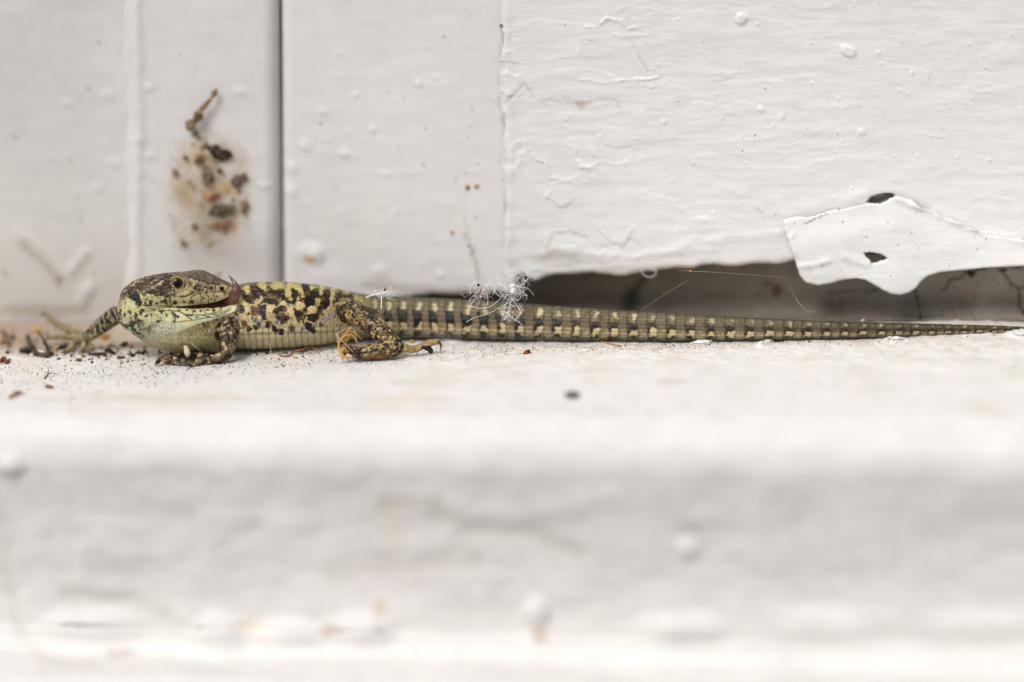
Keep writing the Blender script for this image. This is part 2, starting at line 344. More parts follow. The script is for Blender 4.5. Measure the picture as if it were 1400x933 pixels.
tag(bl, 'shaded white painted panel at the far left, left of the post with the webbed debris', 'panel')
bp_ = board('window_post', YP, eL, eR, flr, .4, rr=9, rr2=1.9, paint=paint_post, wob=.3, seed=2, base=(221, 218, 215))
tag(bp_, 'upright white painted post with brown debris stuck on it above the lizard head', 'post')
bm_ = board('middle_panel', YM, eM, eM2, zb_mid, .35, rr=1.9, rr2=.2, paint=paint_mid, wob=.22, seed=4, base=(226, 223, 219))
tag(bm_, 'smooth white panel between the dark upright joint and the rough board', 'panel')
br = board('rough_board', YR, eB, xfar(190), zb_brd, .19, rr=.22, m_='board', rb=.7, back=YG-YR+.6, paint=paint_board, wob=.22, seed=4, base=(234, 232, 229))
tag(br, 'large white board with rough brushed gloss paint and a ragged lower edge', 'board')

# peeling flake of paint hanging from the board
def flake():
    T = lambda p: (1050+p[0]/3.889, 240+p[1]/3.889)
    out = [(80, 240), (150, 222), (210, 228), (260, 215), (330, 190), (430, 175), (530, 152), (600, 155), (680, 112), (760, 130), (820, 175), (880, 190), (930, 225), (1010, 245), (1090, 290), (1160, 325), (1260, 335), (1360, 345), (1480, 352), (1700, 350), (1700, 470), (1480, 478), (1360, 483), (1180, 490), (1050, 503), (920, 515), (850, 535), (815, 560), (790, 595), (750, 622), (700, 635), (650, 627), (600, 603), (520, 556), (470, 547), (400, 555), (340, 572), (265, 585), (200, 570), (170, 535), (150, 470), (130, 420), (110, 350), (84, 290)]
    hole = [(500, 405), (530, 402), (560, 405), (610, 418), (645, 440), (620, 455), (598, 456), (580, 468), (545, 472), (538, 452), (512, 432)]
    hole = [(572+(a-572)*.88, 437+(b-437)*.85) for a, b in hole]; out, hole = [T(p) for p in out], [T(p) for p in hole]
    def dens(p, st):
        q = []; n = len(p)
        for i in range(n):
            a, b = np.array(p[i]), np.array(p[(i+1) % n]); k = max(1, int(np.hypot(*(b-a))/st))
            q += [tuple(a+(b-a)*t/k+rng.normal(0, .45 if a[1] < 335 else .15, 2)*(t > 0)) for t in range(k)]
        return q
    o2, h2 = dens(out, 2.2), dens(hole, 1.8)
    gx, gy = np.meshgrid(np.arange(1060, 1500, 2.0), np.arange(260, 410, 2.0)); gx, gy = gx.ravel()+rng.uniform(-.4, .4, gx.size), gy.ravel()+rng.uniform(-.4, .4, gx.size)
    k = inside(gx, gy, out) & (seg_d(gx, gy, o2, True) > 1.2) & ~inside(gx, gy, hole) & (seg_d(gx, gy, h2, True) > 1.0)
    pts = o2+h2+list(zip(gx[k], gy[k])); no, nh = len(o2), len(h2)
    ed = [(i, (i+1) % no) for i in range(no)]+[(no+i, no+(i+1) % nh) for i in range(nh)]
    vv, ee, ff, *_ = delaunay_2d_cdt([Vector(p) for p in pts], ed, [], 0, 1e-4)
    P = np.array([tuple(v) for v in vv]); F = np.array(ff); ce = P[F].mean(1)
    F = F[inside(ce[:, 0], ce[:, 1], o2) & ~inside(ce[:, 0], ce[:, 1], h2)]
    X, Y = P[:, 0], P[:, 1]; dO = seg_d(X, Y, o2, True); dH = seg_d(X, Y, h2, True)
    cv = Canvas(X, Y, len(P)); cv.col[:] = C(234, 233, 231)
    cv.line([(1085, 365), (1110, 362), (1133, 357)], None, 4, 1, .35); cv.line([(1155, 350), (1170, 355), (1185, 362)], None, 6, 1, .4); cv.line([(1085, 320), (1078, 330), (1090, 350)], None, 3, 1, .3)
    cv.line([(1070, 301), (1076, 340), (1088, 372)], None, 3, 1, .2)
    cv.line([(1100, 307), (1108, 304), (1114, 300)], C(84, 74, 64), .9, .9, -.15); cv.line([(1118, 299), (1124, 296), (1131, 294)], C(90, 80, 70), .8, .8, -.12); cv.line([(1146, 287), (1154, 284)], C(84, 74, 64), .9, .9, -.15); cv.ell(1085, 357, 2.5, 3.5, C(90, 76, 62), .9)
    cv.ell(1170, 320, 90, 50, None, 1, .35, soft=.9); cv.ell(1228, 385, 30, 22, None, 1, .5, soft=.8)
    g = np.random.default_rng(5)
    for _ in range(60):
        s_ = g.uniform(.5, 1.3); cv.ell(g.uniform(1070, 1400), g.uniform(280, 400), s_, s_, C(*[(60, 45, 35), (165, 120, 75), (120, 95, 75)][g.integers(3)]), .85, 0)
    W = np.array([ony(x, y, -3.2) for x, y in P]); no_ = noise(W, 5, 31, 3)*.25+noise(W, 1.2, 33, 2)*.05
    rim = np.minimum(dO, dH*.7); tp_ = np.interp(X, [1070, 1150, 1225, 1300, 1400, 1500], [300, 283, 268, 300, 329, 330]); low_ = sstep(4, 45, Y-tp_); base_ = -2.62-.5*low_-.45*np.exp(-((Y-tp_-3+4*noise(W, 2.2, 36, 2))/4.5)**2)*sstep(1215, 1235, X)*np.clip(.8+1.0*noise(W, 1.6, 35, 2), .2, 1.4); front = base_-.2*np.sqrt(np.clip(1-(1-np.clip(rim/2.2, 0, 1))**2, 0, 1))*(.5+.5*low_)-cv.h*.6-no_*np.clip(rim/3, 0, 1)
    Vf = W.copy(); Vf[:, 1] = front; Vb = W.copy(); Vb[:, 1] = front+.28+.12*low_
    n = len(P); E = {}
    for t in F:
        for a, b in ((t[0], t[1]), (t[1], t[2]), (t[2], t[0])): E[(a, b)] = 1
    bd = [(a, b) for a, b in E if (b, a) not in E]
    FF = [tuple(int(q) for q in t) for t in F]+[tuple(int(q)+n for q in t[::-1]) for t in F]+[(int(b), int(a), int(a)+n, int(b)+n) for a, b in bd]
    o = link('paint_flake', mesh(np.vstack([Vf, Vb]), FF, np.vstack([cv.col, cv.col*.6])), None, M['board'])
    bm = bmesh.new(); bm.from_mesh(o.data); bmesh.ops.recalc_face_normals(bm, faces=bm.faces); bm.to_mesh(o.data); bm.free()
    tag(o, 'thick peeling white paint flake with a small dark hole, hanging over the dark gap', 'paint flake')
flake()

# back of the gap: cracked dirty paint with painted shade, curving into the sill
def recess():
    x0, x1 = ony(540, 400, YG)[0], 190; xs = np.concatenate([np.arange(x0, 100, .25), np.linspace(101, x1, 20)])
    prof = [(YG, z) for z in np.linspace(20, 3.2, 75)]+[(YG-2.8*(1-math.cos(a)), 3.2-2.9*math.sin(a)) for a in np.linspace(0.05, math.pi/2, 20)]+[(y, .3) for y in np.linspace(YG-3, -.6, 8)]
    V = np.array([(x, y, z) for y, z in prof for x in xs]); nc = len(xs)
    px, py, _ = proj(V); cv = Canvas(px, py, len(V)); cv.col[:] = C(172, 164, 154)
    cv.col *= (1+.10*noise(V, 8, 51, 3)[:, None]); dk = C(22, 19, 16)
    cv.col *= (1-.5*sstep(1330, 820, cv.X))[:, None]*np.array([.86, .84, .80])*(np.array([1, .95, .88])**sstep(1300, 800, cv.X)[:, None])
    T = lambda p: [(1250+a/7.18, 350+b/7.18) for a, b in p]
    for p, w_ in (([(270, 335), (310, 320), (345, 250), (380, 225), (440, 230), (480, 190), (540, 150)], 1.1), ([(350, 250), (330, 235)], .8), ([(600, 135), (700, 130)], .9), ([(0, 320), (20, 400), (50, 520), (60, 620)], .9),
                  ([(820, 130), (880, 170), (910, 220), (940, 260), (990, 290), (1025, 330), (1035, 400), (1025, 490), (1065, 540), (1080, 580)], 1.1), ([(1025, 330), (1080, 290)], .9), ([(940, 280), (975, 345)], .5), ([(60, 605), (160, 600), (220, 585), (280, 595)], .6), ([(560, 560), (590, 620)], .6), ([(870, 130), (920, 125), (1050, 115)], .8)):
        cv.line(T(p), dk, w_, .95, -.35)
    cv.poly(T([(530, 140), (615, 135), (600, 190), (550, 215), (520, 190)]), C(52, 30, 20), 1, 1, .15); cv.poly(T([(820, 125), (925, 120), (900, 160), (860, 165)]), C(60, 42, 28), 1, .9, .1)
    for a, b, s_ in ((57, 615, 16), (620, 290, 9), (450, 500, 9), (375, 525, 8), (740, 637, 9), (1022, 640, 10), (530, 515, 7), (875, 545, 6), (820, 268, 7), (400, 318, 8), (1075, 560, 18)): cv.ell(*T([(a, b)])[0], s_/7.18, s_/7.18, dk, .9)
    cv.line([(1130, 400), (1180, 397), (1200, 396)], dk, 1.2, .6, -.2); cv.line([(1180, 404), (1200, 397)], dk, .9, .7, -.2); cv.line([(1206, 400), (1206, 440)], dk, .7, .6, -.2)
    cv.ell(1062, 397, 7, 9, C(85, 58, 40), .8, soft=.6); cv.ell(1050, 388, 6, 4, C(90, 65, 45), .6)
    cv.line([(885, 375), (870, 395), (858, 420)], dk, 6, .7, -.3); cv.ell(862, 412, 12, 16, C(30, 38, 30), .8, soft=.6); cv.ell(770, 395, 70, 30, C(90, 78, 66), .5, soft=.7)
    g = np.random.default_rng(6)
    for _ in range(160): s_ = g.uniform(.4, 1.3); cv.ell(g.uniform(900, 1400), g.uniform(365, 445), s_, s_, dk, .7)
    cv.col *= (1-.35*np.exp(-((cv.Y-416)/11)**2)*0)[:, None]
    cv.col *= (1-.45*np.exp(-((V[:, 2]-1.6)/1.7)**2)*(1+.4*noise(V, 3, 56, 2)))[:, None]  # low cove darkened in the colour, for shade as well as grime
    V[:, 1] -= cv.h+.2*noise(V, 6, 55, 2)
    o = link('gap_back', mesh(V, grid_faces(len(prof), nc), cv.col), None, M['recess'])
    tag(o, 'dirty cracked back surface inside the dark gap under the board', 'panel')
recess()
# ------------------------------------------------------------------ sill: top, rounded nose, front face and lower moulding
def sill():
    yE = onz(700, 584)[1]; zB = ony(700, 899, yE)[2]; R = 6.0
    top = np.concatenate([np.arange(5.5, -22, -.2), np.arange(-22, yE+R, -.5)])
    P = [(y, 0) for y in top]
    P += [(yE+R-R*math.sin(a), -R+R*math.cos(a)) for a in np.linspace(0, math.pi/2, 14)[1:]]
    P += [(yE+.9*math.sin((z+R)/(zB+R)*math.pi), z) for z in np.linspace(-R, zB+3, 60)[1:]]
    P += [(yE-3*(1-math.cos(a)), zB+3-3*math.sin(a)) for a in np.linspace(.1, math.pi/2, 8)]
    P += [(y, zB) for y in np.linspace(yE-3.3, yE-9, 14)]
    P += [(yE-9-3*math.sin(a), zB-3+3*math.cos(a)) for a in np.linspace(.1, math.pi/2, 10)]+[(yE-12, z) for z in np.linspace(zB-4, zB-30, 20)]
    P += [(yE-10, zB-31), (yE+2, zB-31.5)]
    P = np.array(P); xs = np.concatenate([np.linspace(-190, -92, 24), np.arange(-91.5, 91.6, .27), np.linspace(92, 190, 24)]); nc = len(xs)
    V = np.empty((len(P)*nc, 3)); V[:, 0] = np.tile(xs, len(P)); V[:, 1] = np.repeat(P[:, 0], nc); V[:, 2] = np.repeat(P[:, 1], nc)
    T = np.gradient(P, axis=0); T /= np.linalg.norm(T, axis=1)[:, None]+1e-9; N = np.zeros_like(V); N[:, 1] = np.repeat(T[:, 1], nc); N[:, 2] = np.repeat(-T[:, 0], nc)
    px, py, _ = proj(V); cv = Canvas(px, py, len(V)); cv.col[:] = C(232, 229, 225); istop = np.repeat(P[:, 1] > -.5, nc)
    # grime along the wall, thinning towards the front; heaviest at the left corner
    back = V[:, 1]; n1 = noise(V, 7, 61, 3); n2 = noise(V, 1.1, 62, 3); left = sstep(-20, -60, V[:, 0])
    g1 = np.maximum(sstep(-14, 2, back+5*n1), sstep(-22, -15, back+3*n1)*left)*istop; cv.col += (C(176, 156, 134)-cv.col)*(g1*(.35+.62*left))[:, None]
    g2 = np.exp(-((back+14+4*n1)/9)**2)*istop*np.clip(n2*1.6+.25, 0, 1)*(.35+.35*left); cv.col += (C(196, 170, 138)-cv.col)*g2[:, None]
    n3 = noise(V, 5, 64, 2); cv.col += (C(214, 202, 186)-cv.col)*(np.clip(n3-.15, 0, 1)*.55*istop)[:, None]
    cv.h += (.28*n1+.14*n2*np.clip(1-(-20-back)/10, .3, 1))*np.where(istop, 1, .6)+.06*noise(V, .5, 65, 2)*istop
    for x, y, s_ in ((850, 458, 5), (960, 467, 14), (1220, 464, 10), (1390, 457, 12), (1050, 464, 6), (740, 463, 5), (620, 462, 12), (1040, 470, 4)): cv.ell(x, y+2, s_, 3, C(240, 240, 238), .9, .5, soft=.7)
    cv.h += .45*np.exp(-((V[:, 0]-68)/10)**2)*np.exp(-((V[:, 1]+6)/5)**2)*istop
    cv.ell(840, 545, 0.1, .1)
    cv.ell(920, 521, 22, 4, C(205, 185, 162), .5); cv.ell(560, 545, 60, 5, C(222, 208, 192), .5); cv.ell(200, 545, 150, 6, C(222, 208, 192), .5)
    # lumps, runs and cracks of the front face
    fc = ~istop; big = noise(V, 16, 66, 3); md = noise(V*[.45, 1, 1], 4.5, 67, 3)
    cv.h += (1.0*big+.32*md)*sstep(555, 600, cv.Y)
    Ln = lambda p, hh, w_, c_=None, a=.4: cv.line(p, c_, w_*1.6, a*.4, hh*.8)
    cv.mask = fc
    Ln([(600, 705), (640, 722), (700, 727), (735, 730), (760, 745), (790, 755)], -1.3, 8, C(175, 160, 140), .7); Ln([(560, 690), (600, 680), (650, 700), (700, 705), (740, 700), (790, 690), (830, 675)], 1.3, 10)
    Ln([(455, 785), (500, 775), (560, 778), (610, 768), (650, 765)], -1.1, 10, C(176, 160, 138), .6); Ln([(480, 745), (540, 735), (600, 745), (640, 752)], 1.2, 13)
    Ln([(525, 690), (570, 688), (600, 685)], -.8, 6, C(190, 170, 150), .5); Ln([(530, 700), (540, 730)], 0, 10, C(205, 180, 135), .5)
    Ln([(75, 730), (110, 720), (150, 705), (260, 700)], -.6, 8, C(190, 178, 168), .4); Ln([(305, 745), (315, 730), (345, 722), (375, 730)], -.6, 6, C(188, 175, 165), .4)
    Ln([(90, 812), (130, 815), (180, 822), (230, 840)], -1.0, 7, C(185, 172, 158), .6); Ln([(80, 845), (120, 850), (170, 852), (230, 850)], .3, 12); Ln([(150, 893), (180, 893)], 0, 4, C(140, 110, 85), .8)
    Ln([(0, 700), (8, 780), (25, 860), (60, 905), (130, 910)], 0, 6, C(185, 170, 155), .5)
    for x, y, a, b, hh in ((300, 868, 30, 22, 1.6), (395, 870, 40, 18, 1.4), (490, 862, 34, 18, 1.2), (120, 860, 50, 20, 1.2), (15, 636, 16, 12, .9), (735, 838, 14, 16, 1.1), (930, 862, 50, 18, 1.0), (1140, 855, 60, 20, .8), (1330, 860, 70, 18, .8), (940, 750, 14, 12, .6), (170, 740, 60, 30, .6), (230, 845, 60, 20, .5)):
        cv.ell(x, y, a, b, None, 1, hh, soft=.8)
    cv.ell(738, 871, 11, 9, C(200, 178, 155), .8, soft=.7); cv.ell(520, 830, 8, 12, C(205, 185, 150), .5, soft=.7); cv.ell(340, 855, 20, 8, C(215, 190, 150), .4, soft=.7); cv.ell(450, 862, 12, 8, C(170, 145, 125), .6, soft=.7); cv.ell(945, 720, 20, 7, C(195, 188, 182), .6, soft=.7)
    Ln([(900, 790), (1000, 786), (1100, 780), (1220, 786)], -.5, 9, C(200, 196, 192), .3); Ln([(1230, 815), (1300, 830), (1400, 838)], .6, 10)
    cv.mask = None
    cv.col[fc] *= C(253, 252, 252)/C(255, 255, 255)  # face greyed slightly in its colour for shade below the nose
    cv.col[fc] *= (1+.03*noise(V[fc], 10, 68, 2))[:, None]
    V += N*cv.h[:, None]
    o = link('window_sill', mesh(V, grid_faces(len(P), nc, True), cv.col), None, M['sill'])
    tag(o, 'long white painted window sill with a rounded blurred front edge, under the lizard', 'window sill')
    return yE, zB
yE, zB = sill()
def box(name, a, b, m_, **k):
    V = [(x, y, z) for x in (a[0], b[0]) for y in (a[1], b[1]) for z in (a[2], b[2])]
    o = link(name, mesh(V, [(0, 1, 3, 2), (4, 6, 7, 5), (0, 4, 5, 1), (2, 3, 7, 6), (0, 2, 6, 4), (1, 5, 7, 3)]), None, m_, False); return tag(o, **k)
box('ground', (-30000, -30000, -1040), (30000, 30000, -1000), mat('pale paving', (.2, .19, .18), .9, None, [(.02, .5, 5, (1, 1, 1), 'N')], mottling=.2), kind='structure')
box('house_wall', (-600, yE+4, -999), (600, 300, zB-31.8), mat('pale render', (.6, .58, .55), .9, None, [(.2, .5, 1, (1, 1, 1), 'N')]), label='pale rendered house wall under the window sill', cat='wall')

# ------------------------------------------------------------------ the lizard
def lizard():
    # chains of stations: (point, height radius, side radius)
    def rest(px, top, bot, fl=1.12):
        rr_ = (bot-top)/2/FPX*FOC
        for _ in range(6):
            p = onz(px, (top+bot)/2, rr_*.98); d = (p-CAM)@f; rr_ = (bot-top)/2/FPX*d*.985
        return p, rr_, rr_*fl
    tail_t = [(480, 399, 466), (500, 403, 465), (520, 405, 464), (560, 406.5, 464), (600, 408, 464), (650, 411, 465), (700, 414, 466), (750, 418, 466.5), (800, 421, 467), (850, 425, 467), (900, 427, 467.5), (950, 430.5, 467.5), (1000, 433.5, 467), (1050, 436, 466), (1100, 438, 465), (1150, 440, 463.5), (1200, 441, 462), (1250, 442.3, 460.5), (1300, 443.6, 459), (1350, 445, 457.3), (1400, 446.8, 455.3), (1440, 448, 454), (1490, 450, 453.2)]
    trunk = [rest(*t) for t in tail_t][::-1]
    for px, top, bot, dd in ((455, 393, 470, None), (430, 388.5, 475, None), (400, 385.5, 478, None), (370, 384.5, 479, None), (340, 386, 480, None)):
        trunk.append(rest(px, top, bot, 1.1))
    def man(px, py, dd, rv, rs=None): return at(px, py, dd), rv, rs or rv
    d0 = (trunk[-1][0]-CAM)@f-FOC
    trunk += [man(312, 437, d0-.2, 4.3, 4.6), man(285, 443, d0-1.2, 4.05, 4.7), man(260, 446, d0-2.4, 3.85, 4.8), man(235, 443, d0-3.6, 3.85, 4.6), man(214, 434, 5.2, 3.9, 4.0), man(203, 424, 4.4, 3.85, 3.9), man(201, 415, 3.8, 3.5, 3.8)]
    tp = np.array([t[0] for t in trunk]); tr = np.array([[t[1], t[2]] for t in trunk])
    # resample smoothly
    seg = np.r_[0, np.cumsum(np.linalg.norm(np.diff(tp, axis=0), axis=1))]; ss = np.linspace(0, seg[-1], 260)
    spine = np.stack([np.interp(ss, seg, tp[:, k]) for k in range(3)], 1); srad = np.stack([np.interp(ss, seg, tr[:, k]) for k in range(2)], 1)
    ker = np.ones(7)/7
    pad = lambda a: np.concatenate([np.repeat(a[:1], 3, 0), a, np.repeat(a[-1:], 3, 0)])
    spine = np.stack([np.convolve(pad(spine)[:, k], ker, 'valid') for k in range(3)], 1)
    ss = np.r_[0, np.cumsum(np.linalg.norm(np.diff(spine, axis=0), axis=1))]
    solids = [tube(spine, srad, 28)]; chains = {'trunk': [(spine, srad.mean(1))]}
    HD = 3.2
    # head: side profile (x, top, bottom, half width), closed loft
    def hloft(tab, n=40, pw=2.5, dd=HD):
        V = []; ctr = []
        xs = np.array([t[0] for t in tab], float); xx = np.linspace(xs[0], xs[-1], 60)
        o_ = np.argsort(xs); g_ = lambda k, x: np.interp(x, xs[o_], np.array([t[k] for t in tab], float)[o_])
        for x in xx:
            t_, b_, w_ = g_(1, x), g_(2, x), g_(3, x); c = at(x, (t_+b_)/2, dd); hh = (b_-t_)/2*.1
            for a in np.arange(n)*2*math.pi/n:
                ca, sa = math.cos(a), math.sin(a); p_ = 2/pw
                V.append(c+u*hh*np.sign(sa)*abs(sa)**p_+f*w_*np.sign(ca)*abs(ca)**p_)
            ctr.append((c, max(hh, .3), max(w_, .3)))
        F = [(i*n+j, i*n+(j+1) % n, (i+1)*n+(j+1) % n, (i+1)*n+j) for i in range(len(xx)-1) for j in range(n)]
        F += [tuple(range(n))[::-1], tuple((len(xx)-1)*n+j for j in range(n))]
        return (np.array(V), F), ctr
    up_ = [(327, 401, 403.5, .4), (325.5, 396, 405, 1.1), (321, 391, 406.5, 1.7), (313, 386, 410.5, 2.2), (305, 382.5, 413, 2.5), (300, 379.8, 414.6, 2.7), (292, 375.5, 416.8, 3.0), (285, 371.5, 418, 3.2), (277, 369.2, 419, 3.5), (268, 369, 419.5, 3.8), (255, 371, 420.3, 4.1), (240, 372.2, 421.5, 4.5), (225, 373.5, 430, 4.8), (210, 376, 440, 4.9), (195, 379.5, 449, 4.8), (183, 384.5, 453, 4.4), (172, 392, 452, 3.5), (165, 403, 443, 2.4), (163, 415, 430, 1.2)]
    lo_ = [(322.5, 417.5, 419.5, .6), (321, 416.5, 423.5, 1.3), (316, 417, 427, 1.8), (310, 418.2, 430.3, 2.2), (300, 420.6, 433.8, 2.6), (285, 423.2, 438, 3.0), (270, 423.6, 442, 3.4), (258, 423, 447, 3.8), (246, 421.5, 454, 4.1), (235, 418, 457, 4.4), (220, 412, 459, 4.6), (200, 410, 462, 4.5), (185, 410, 460, 4.0), (175, 415, 450, 3.2)]
    hs1, hc1 = hloft(up_); hs2, hc2 = hloft(lo_, pw=2.2); solids += [hs1, hs2]
    V_, F_ = tube(smooth_path([at(252, 453, 2), at(240, 456, 1.8), at(228, 455.5, 2)], 8), [.5, 1.0, .6][0:1]*8, 10); solids.append((V_, F_))
    gp = [at(262, 438, 3), at(245, 443, 3.1), at(228, 444, 3.3), at(208, 441, 3.6), at(192, 434, 4), at(186, 424, 4.4)]; solids.append(tube(smooth_path(gp, 20), np.interp(np.linspace(0, 1, 20), [0, .25, .5, .8, 1], [.5, 1.2, 1.7, 2.3, 2.0]), 24))
    hcen = [(c, q, w2_) for c, q, w2_ in hc1+hc2]
    claws = []
    def limb(name, pts, rads, n=14, k=30):
        P = smooth_path([at(*p) for p in pts], k); R_ = np.interp(np.linspace(0, 1, k), np.linspace(0, 1, len(rads)), rads)
        solids.append(tube(P, R_, n)); chains.setdefault(name, []).append((P, R_)); return P
    def cap(p, r_):
        v, fc = tube([p+np.array([0, 0, -r_*.9]), p+np.array([0, 0, -r_*.5]), p, p+np.array([0, 0, r_*.5]), p+np.array([0, 0, r_*.9])], [r_*.4, r_*.85, r_, r_*.85, r_*.4], 12); solids.append((v, fc))
    def digit(name, pts, rads, claw=None):
        limb(name, pts, rads, 10, 18); cap(at(*pts[-1]), rads[-1]*1.1)
        if claw: claws.append(([at(*q) for q in [pts[-1]]+claw], rads[-1]*.75))
    # near front leg, hand pointing left along the sill
    limb('front', [(322, 416, 6.5), (321, 428, 5), (315, 442, 2.6), (311, 456, .9), (312, 470, 0), (309, 481, -.1), (302, 488.5, -.2), (290, 491.5, -.2), (278, 491.5, 0)], [1.7, 1.55, 1.35, 1.2, 1.12, 1.02, .85, .7, .66]); cap(at(308, 484, 0), 1.0)
    digit('front', [(282, 491.5, 0), (262, 493.5, -.2), (245, 493, -.2), (230, 489.5, 0), (221, 490.5, .2), (215, 496, .2)], [.6, .42, .4, .38, .34, .28], [(213.5, 498, .2), (213, 500, .2)])
    digit('front', [(282, 490, .3), (268, 486, 1), (256, 485.5, 1.8), (246, 489, 2.4)], [.65, .5, .42, .32], [(243, 490, 2.4), (241, 491.5, 2.4)])
    digit('front', [(280, 491, .8), (262, 489, 2.2), (246, 485.5, 3.2), (233, 486, 3.6), (226, 489, 3.8)], [.6, .5, .44, .4, .32], [(223, 490, 3.8), (221, 491.5, 3.8)])
    digit('front', [(280, 492.5, -.1), (268, 496, -.6), (258, 497.5, -.8)], [.55, .42, .32], [(255, 498, -.8), (252, 499, -.8)])
    digit('front', [(284, 490, 1), (276, 487, 2.6), (270, 485, 3.8)], [.5, .4, .3])
    # far front leg stretched to the left, towards the wall
    limb('far_front', [(205, 428, 6), (185, 428, 6), (168, 430, 6.5), (158, 432, 7), (145, 441, 7.6), (132, 451, 8.4), (122, 459, 9), (113, 462, 9.6)], [1.7, 1.5, 1.35, 1.25, 1.15, 1.05, .85, .7]); cap(at(158, 431, 7), 1.25); cap(at(112, 462, 9.6), .85)
    digit('far_front', [(114, 459, 10), (100, 454, 11.5), (85, 447, 13.5), (72, 440, 15), (64, 431.5, 16)], [.6, .52, .46, .42, .36], [(60, 428.5, 16), (57, 429, 16), (56, 433, 16)])
    digit('far_front', [(112, 461, 9.8), (98, 461, 10.6), (82, 461, 11.6), (68, 461.5, 12.4)], [.55, .46, .42, .32], [(64, 462.5, 12.4), (61, 465, 12.4)])
    digit('far_front', [(110, 464, 9.3), (102, 468, 9), (98, 475, 8.6), (90, 480.5, 8.2)], [.55, .5, .45, .34], [(86, 482, 8), (83, 484, 8)])
    digit('far_front', [(116, 464, 9), (115, 472, 8.4), (112, 479, 8), (110, 484, 7.6)], [.5, .42, .38, .3], [(109, 487, 7.4), (107, 489, 7.2)])
    digit('far_front', [(116, 463, 9.4), (122, 471, 9), (124, 476, 8.6)], [.45, .36, .28])
    # near hind leg folded forward
    limb('hind', [(470, 424, 8), (475, 423, 5), (486, 427, 3.2), (503, 439, 1.6), (518, 452, .6), (531, 464, .2), (541, 472, .1)], [1.4, 1.6, 1.62, 1.55, 1.45, 1.25, .95]); cap(at(540, 471, .2), 1.1)
    limb('hind', [(548, 474, .3), (540, 477, -.2), (526, 479.5, -.6), (510, 481, -.8), (495, 482, -.9), (486, 482, -1)], [.7, 1.1, 1.15, 1.1, .95, .8]); cap(at(487, 482, -1), .8)
    digit('hind', [(488, 480, -1), (480, 476, -1.4), (474, 479, -1.7), (470, 485, -1.8)], [.6, .5, .44, .34], [(468, 487, -1.8), (468.5, 490, -1.8)])
    digit('hind', [(492, 482, -1.4), (484, 478, -1.9), (480, 482, -2)], [.55, .5, .36], [(485, 487, -2), (491, 492.5, -2)])
    digit('hind', [(538, 474, -.8), (534, 477, -1.2)], [.5, .4], [(533.5, 481, -1.5), (536, 488, -1.5), (537.5, 491.5, -1.5)])
    digit('hind', [(544, 473, 0), (556, 477, 0), (568, 477.5, 0), (578, 473, 0), (588, 469, 0), (597, 467.5, 0)], [.8, .55, .52, .5, .5, .42], [(601, 469, 0), (603, 474, 0), (601.5, 480.5, 0)])
    digit('hind', [(580, 473, .6), (585, 476, .5), (589, 480, .5)], [.45, .5, .34])
    # hind leg on the side of the wall
    limb('far_hind', [(470, 425, 10), (480, 430, 14), (495, 440, 16), (505, 446, 15.6), (490, 450, 14.5)], [1.9, 1.6, 1.3, 1.0, .7])
    # ---- join into one skin
    V, F = merge(solids); me0 = mesh(V/S, F)
    bm = bmesh.new(); bm.from_mesh(me0); bmesh.ops.recalc_face_normals(bm, faces=bm.faces); bm.to_mesh(me0); bm.free()
    t0 = bpy.data.objects.new('tmp', me0); sc.collection.objects.link(t0)
    md = t0.modifiers.new('r', 'REMESH'); md.mode = 'VOXEL'; md.voxel_size = .105; md.adaptivity = 0
    ev = t0.evaluated_get(bpy.context.evaluated_depsgraph_get()); me1 = bpy.data.meshes.new_from_object(ev); bpy.data.objects.remove(t0)
    n = len(me1.vertices); P = np.empty(n*3); me1.vertices.foreach_get('co', P); P = P.reshape(-1, 3)
    fl = np.empty(len(me1.loops), np.int32); me1.loops.foreach_get('vertex_index', fl); FQ = fl.reshape(-1, 4)
    E = np.vstack([FQ[:, [0, 1]], FQ[:, [1, 2]], FQ[:, [2, 3]], FQ[:, [3, 0]]]); deg = np.bincount(E.ravel(), minlength=n).astype(float)
    for it in range(9):
        k = .55 if it % 2 == 0 else -.35
        A = np.stack([np.bincount(E[:, 0], P[E[:, 1], c], n)+np.bincount(E[:, 1], P[E[:, 0], c], n) for c in range(3)], 1)/deg[:, None]; P = P+(A-P)*k
    def normals(P):
        fn = np.cross(P[FQ[:, 2]]-P[FQ[:, 0]], P[FQ[:, 3]]-P[FQ[:, 1]]); N = np.zeros_like(P)
        for c in range(3):
            for k in range(4): N[:, c] += np.bincount(FQ[:, k], fn[:, c], n)
        return N/(np.linalg.norm(N, axis=1)[:, None]+1e-12)
    N = normals(P)
    # ---- which part of the animal each vertex belongs to
    names = ['trunk', 'head', 'front', 'far_front', 'hind', 'far_hind']; D = np.full((len(names), n), 1e9)
    for k, nm in enumerate(names):
        if nm == 'head':
            for c, a_, b_ in hcen[::2]: Q = P-c; D[k] = np.minimum(D[k], (np.sqrt(((Q@u)/a_)**2+((Q@f)/b_)**2+((Q@r)/1.2)**2)-1)*min(a_, b_))
        elif nm != 'trunk':
            for cp, cr in chains[nm]:
                for i in range(len(cp)-1): D[k] = np.minimum(D[k], np.linalg.norm(P-(cp[i]+cp[i+1])/2, axis=1)-cr[i])
    s_at = np.zeros(n); iS = np.zeros(n, int)
    for i in range(len(spine)):
        d = np.linalg.norm(P-spine[i], axis=1)-srad[i].mean(); b = d < D[0]; D[0][b] = d[b]; iS[b] = i
    T = np.gradient(spine, axis=0); T /= np.linalg.norm(T, axis=1)[:, None]
    rel = P-spine[iS]; s_at = ss[iS]+np.einsum('ij,ij->i', rel, T[iS]); D[1] -= .15; D[2:] -= .25
    reg = D.argmin(0); px, py, dep = proj(P)
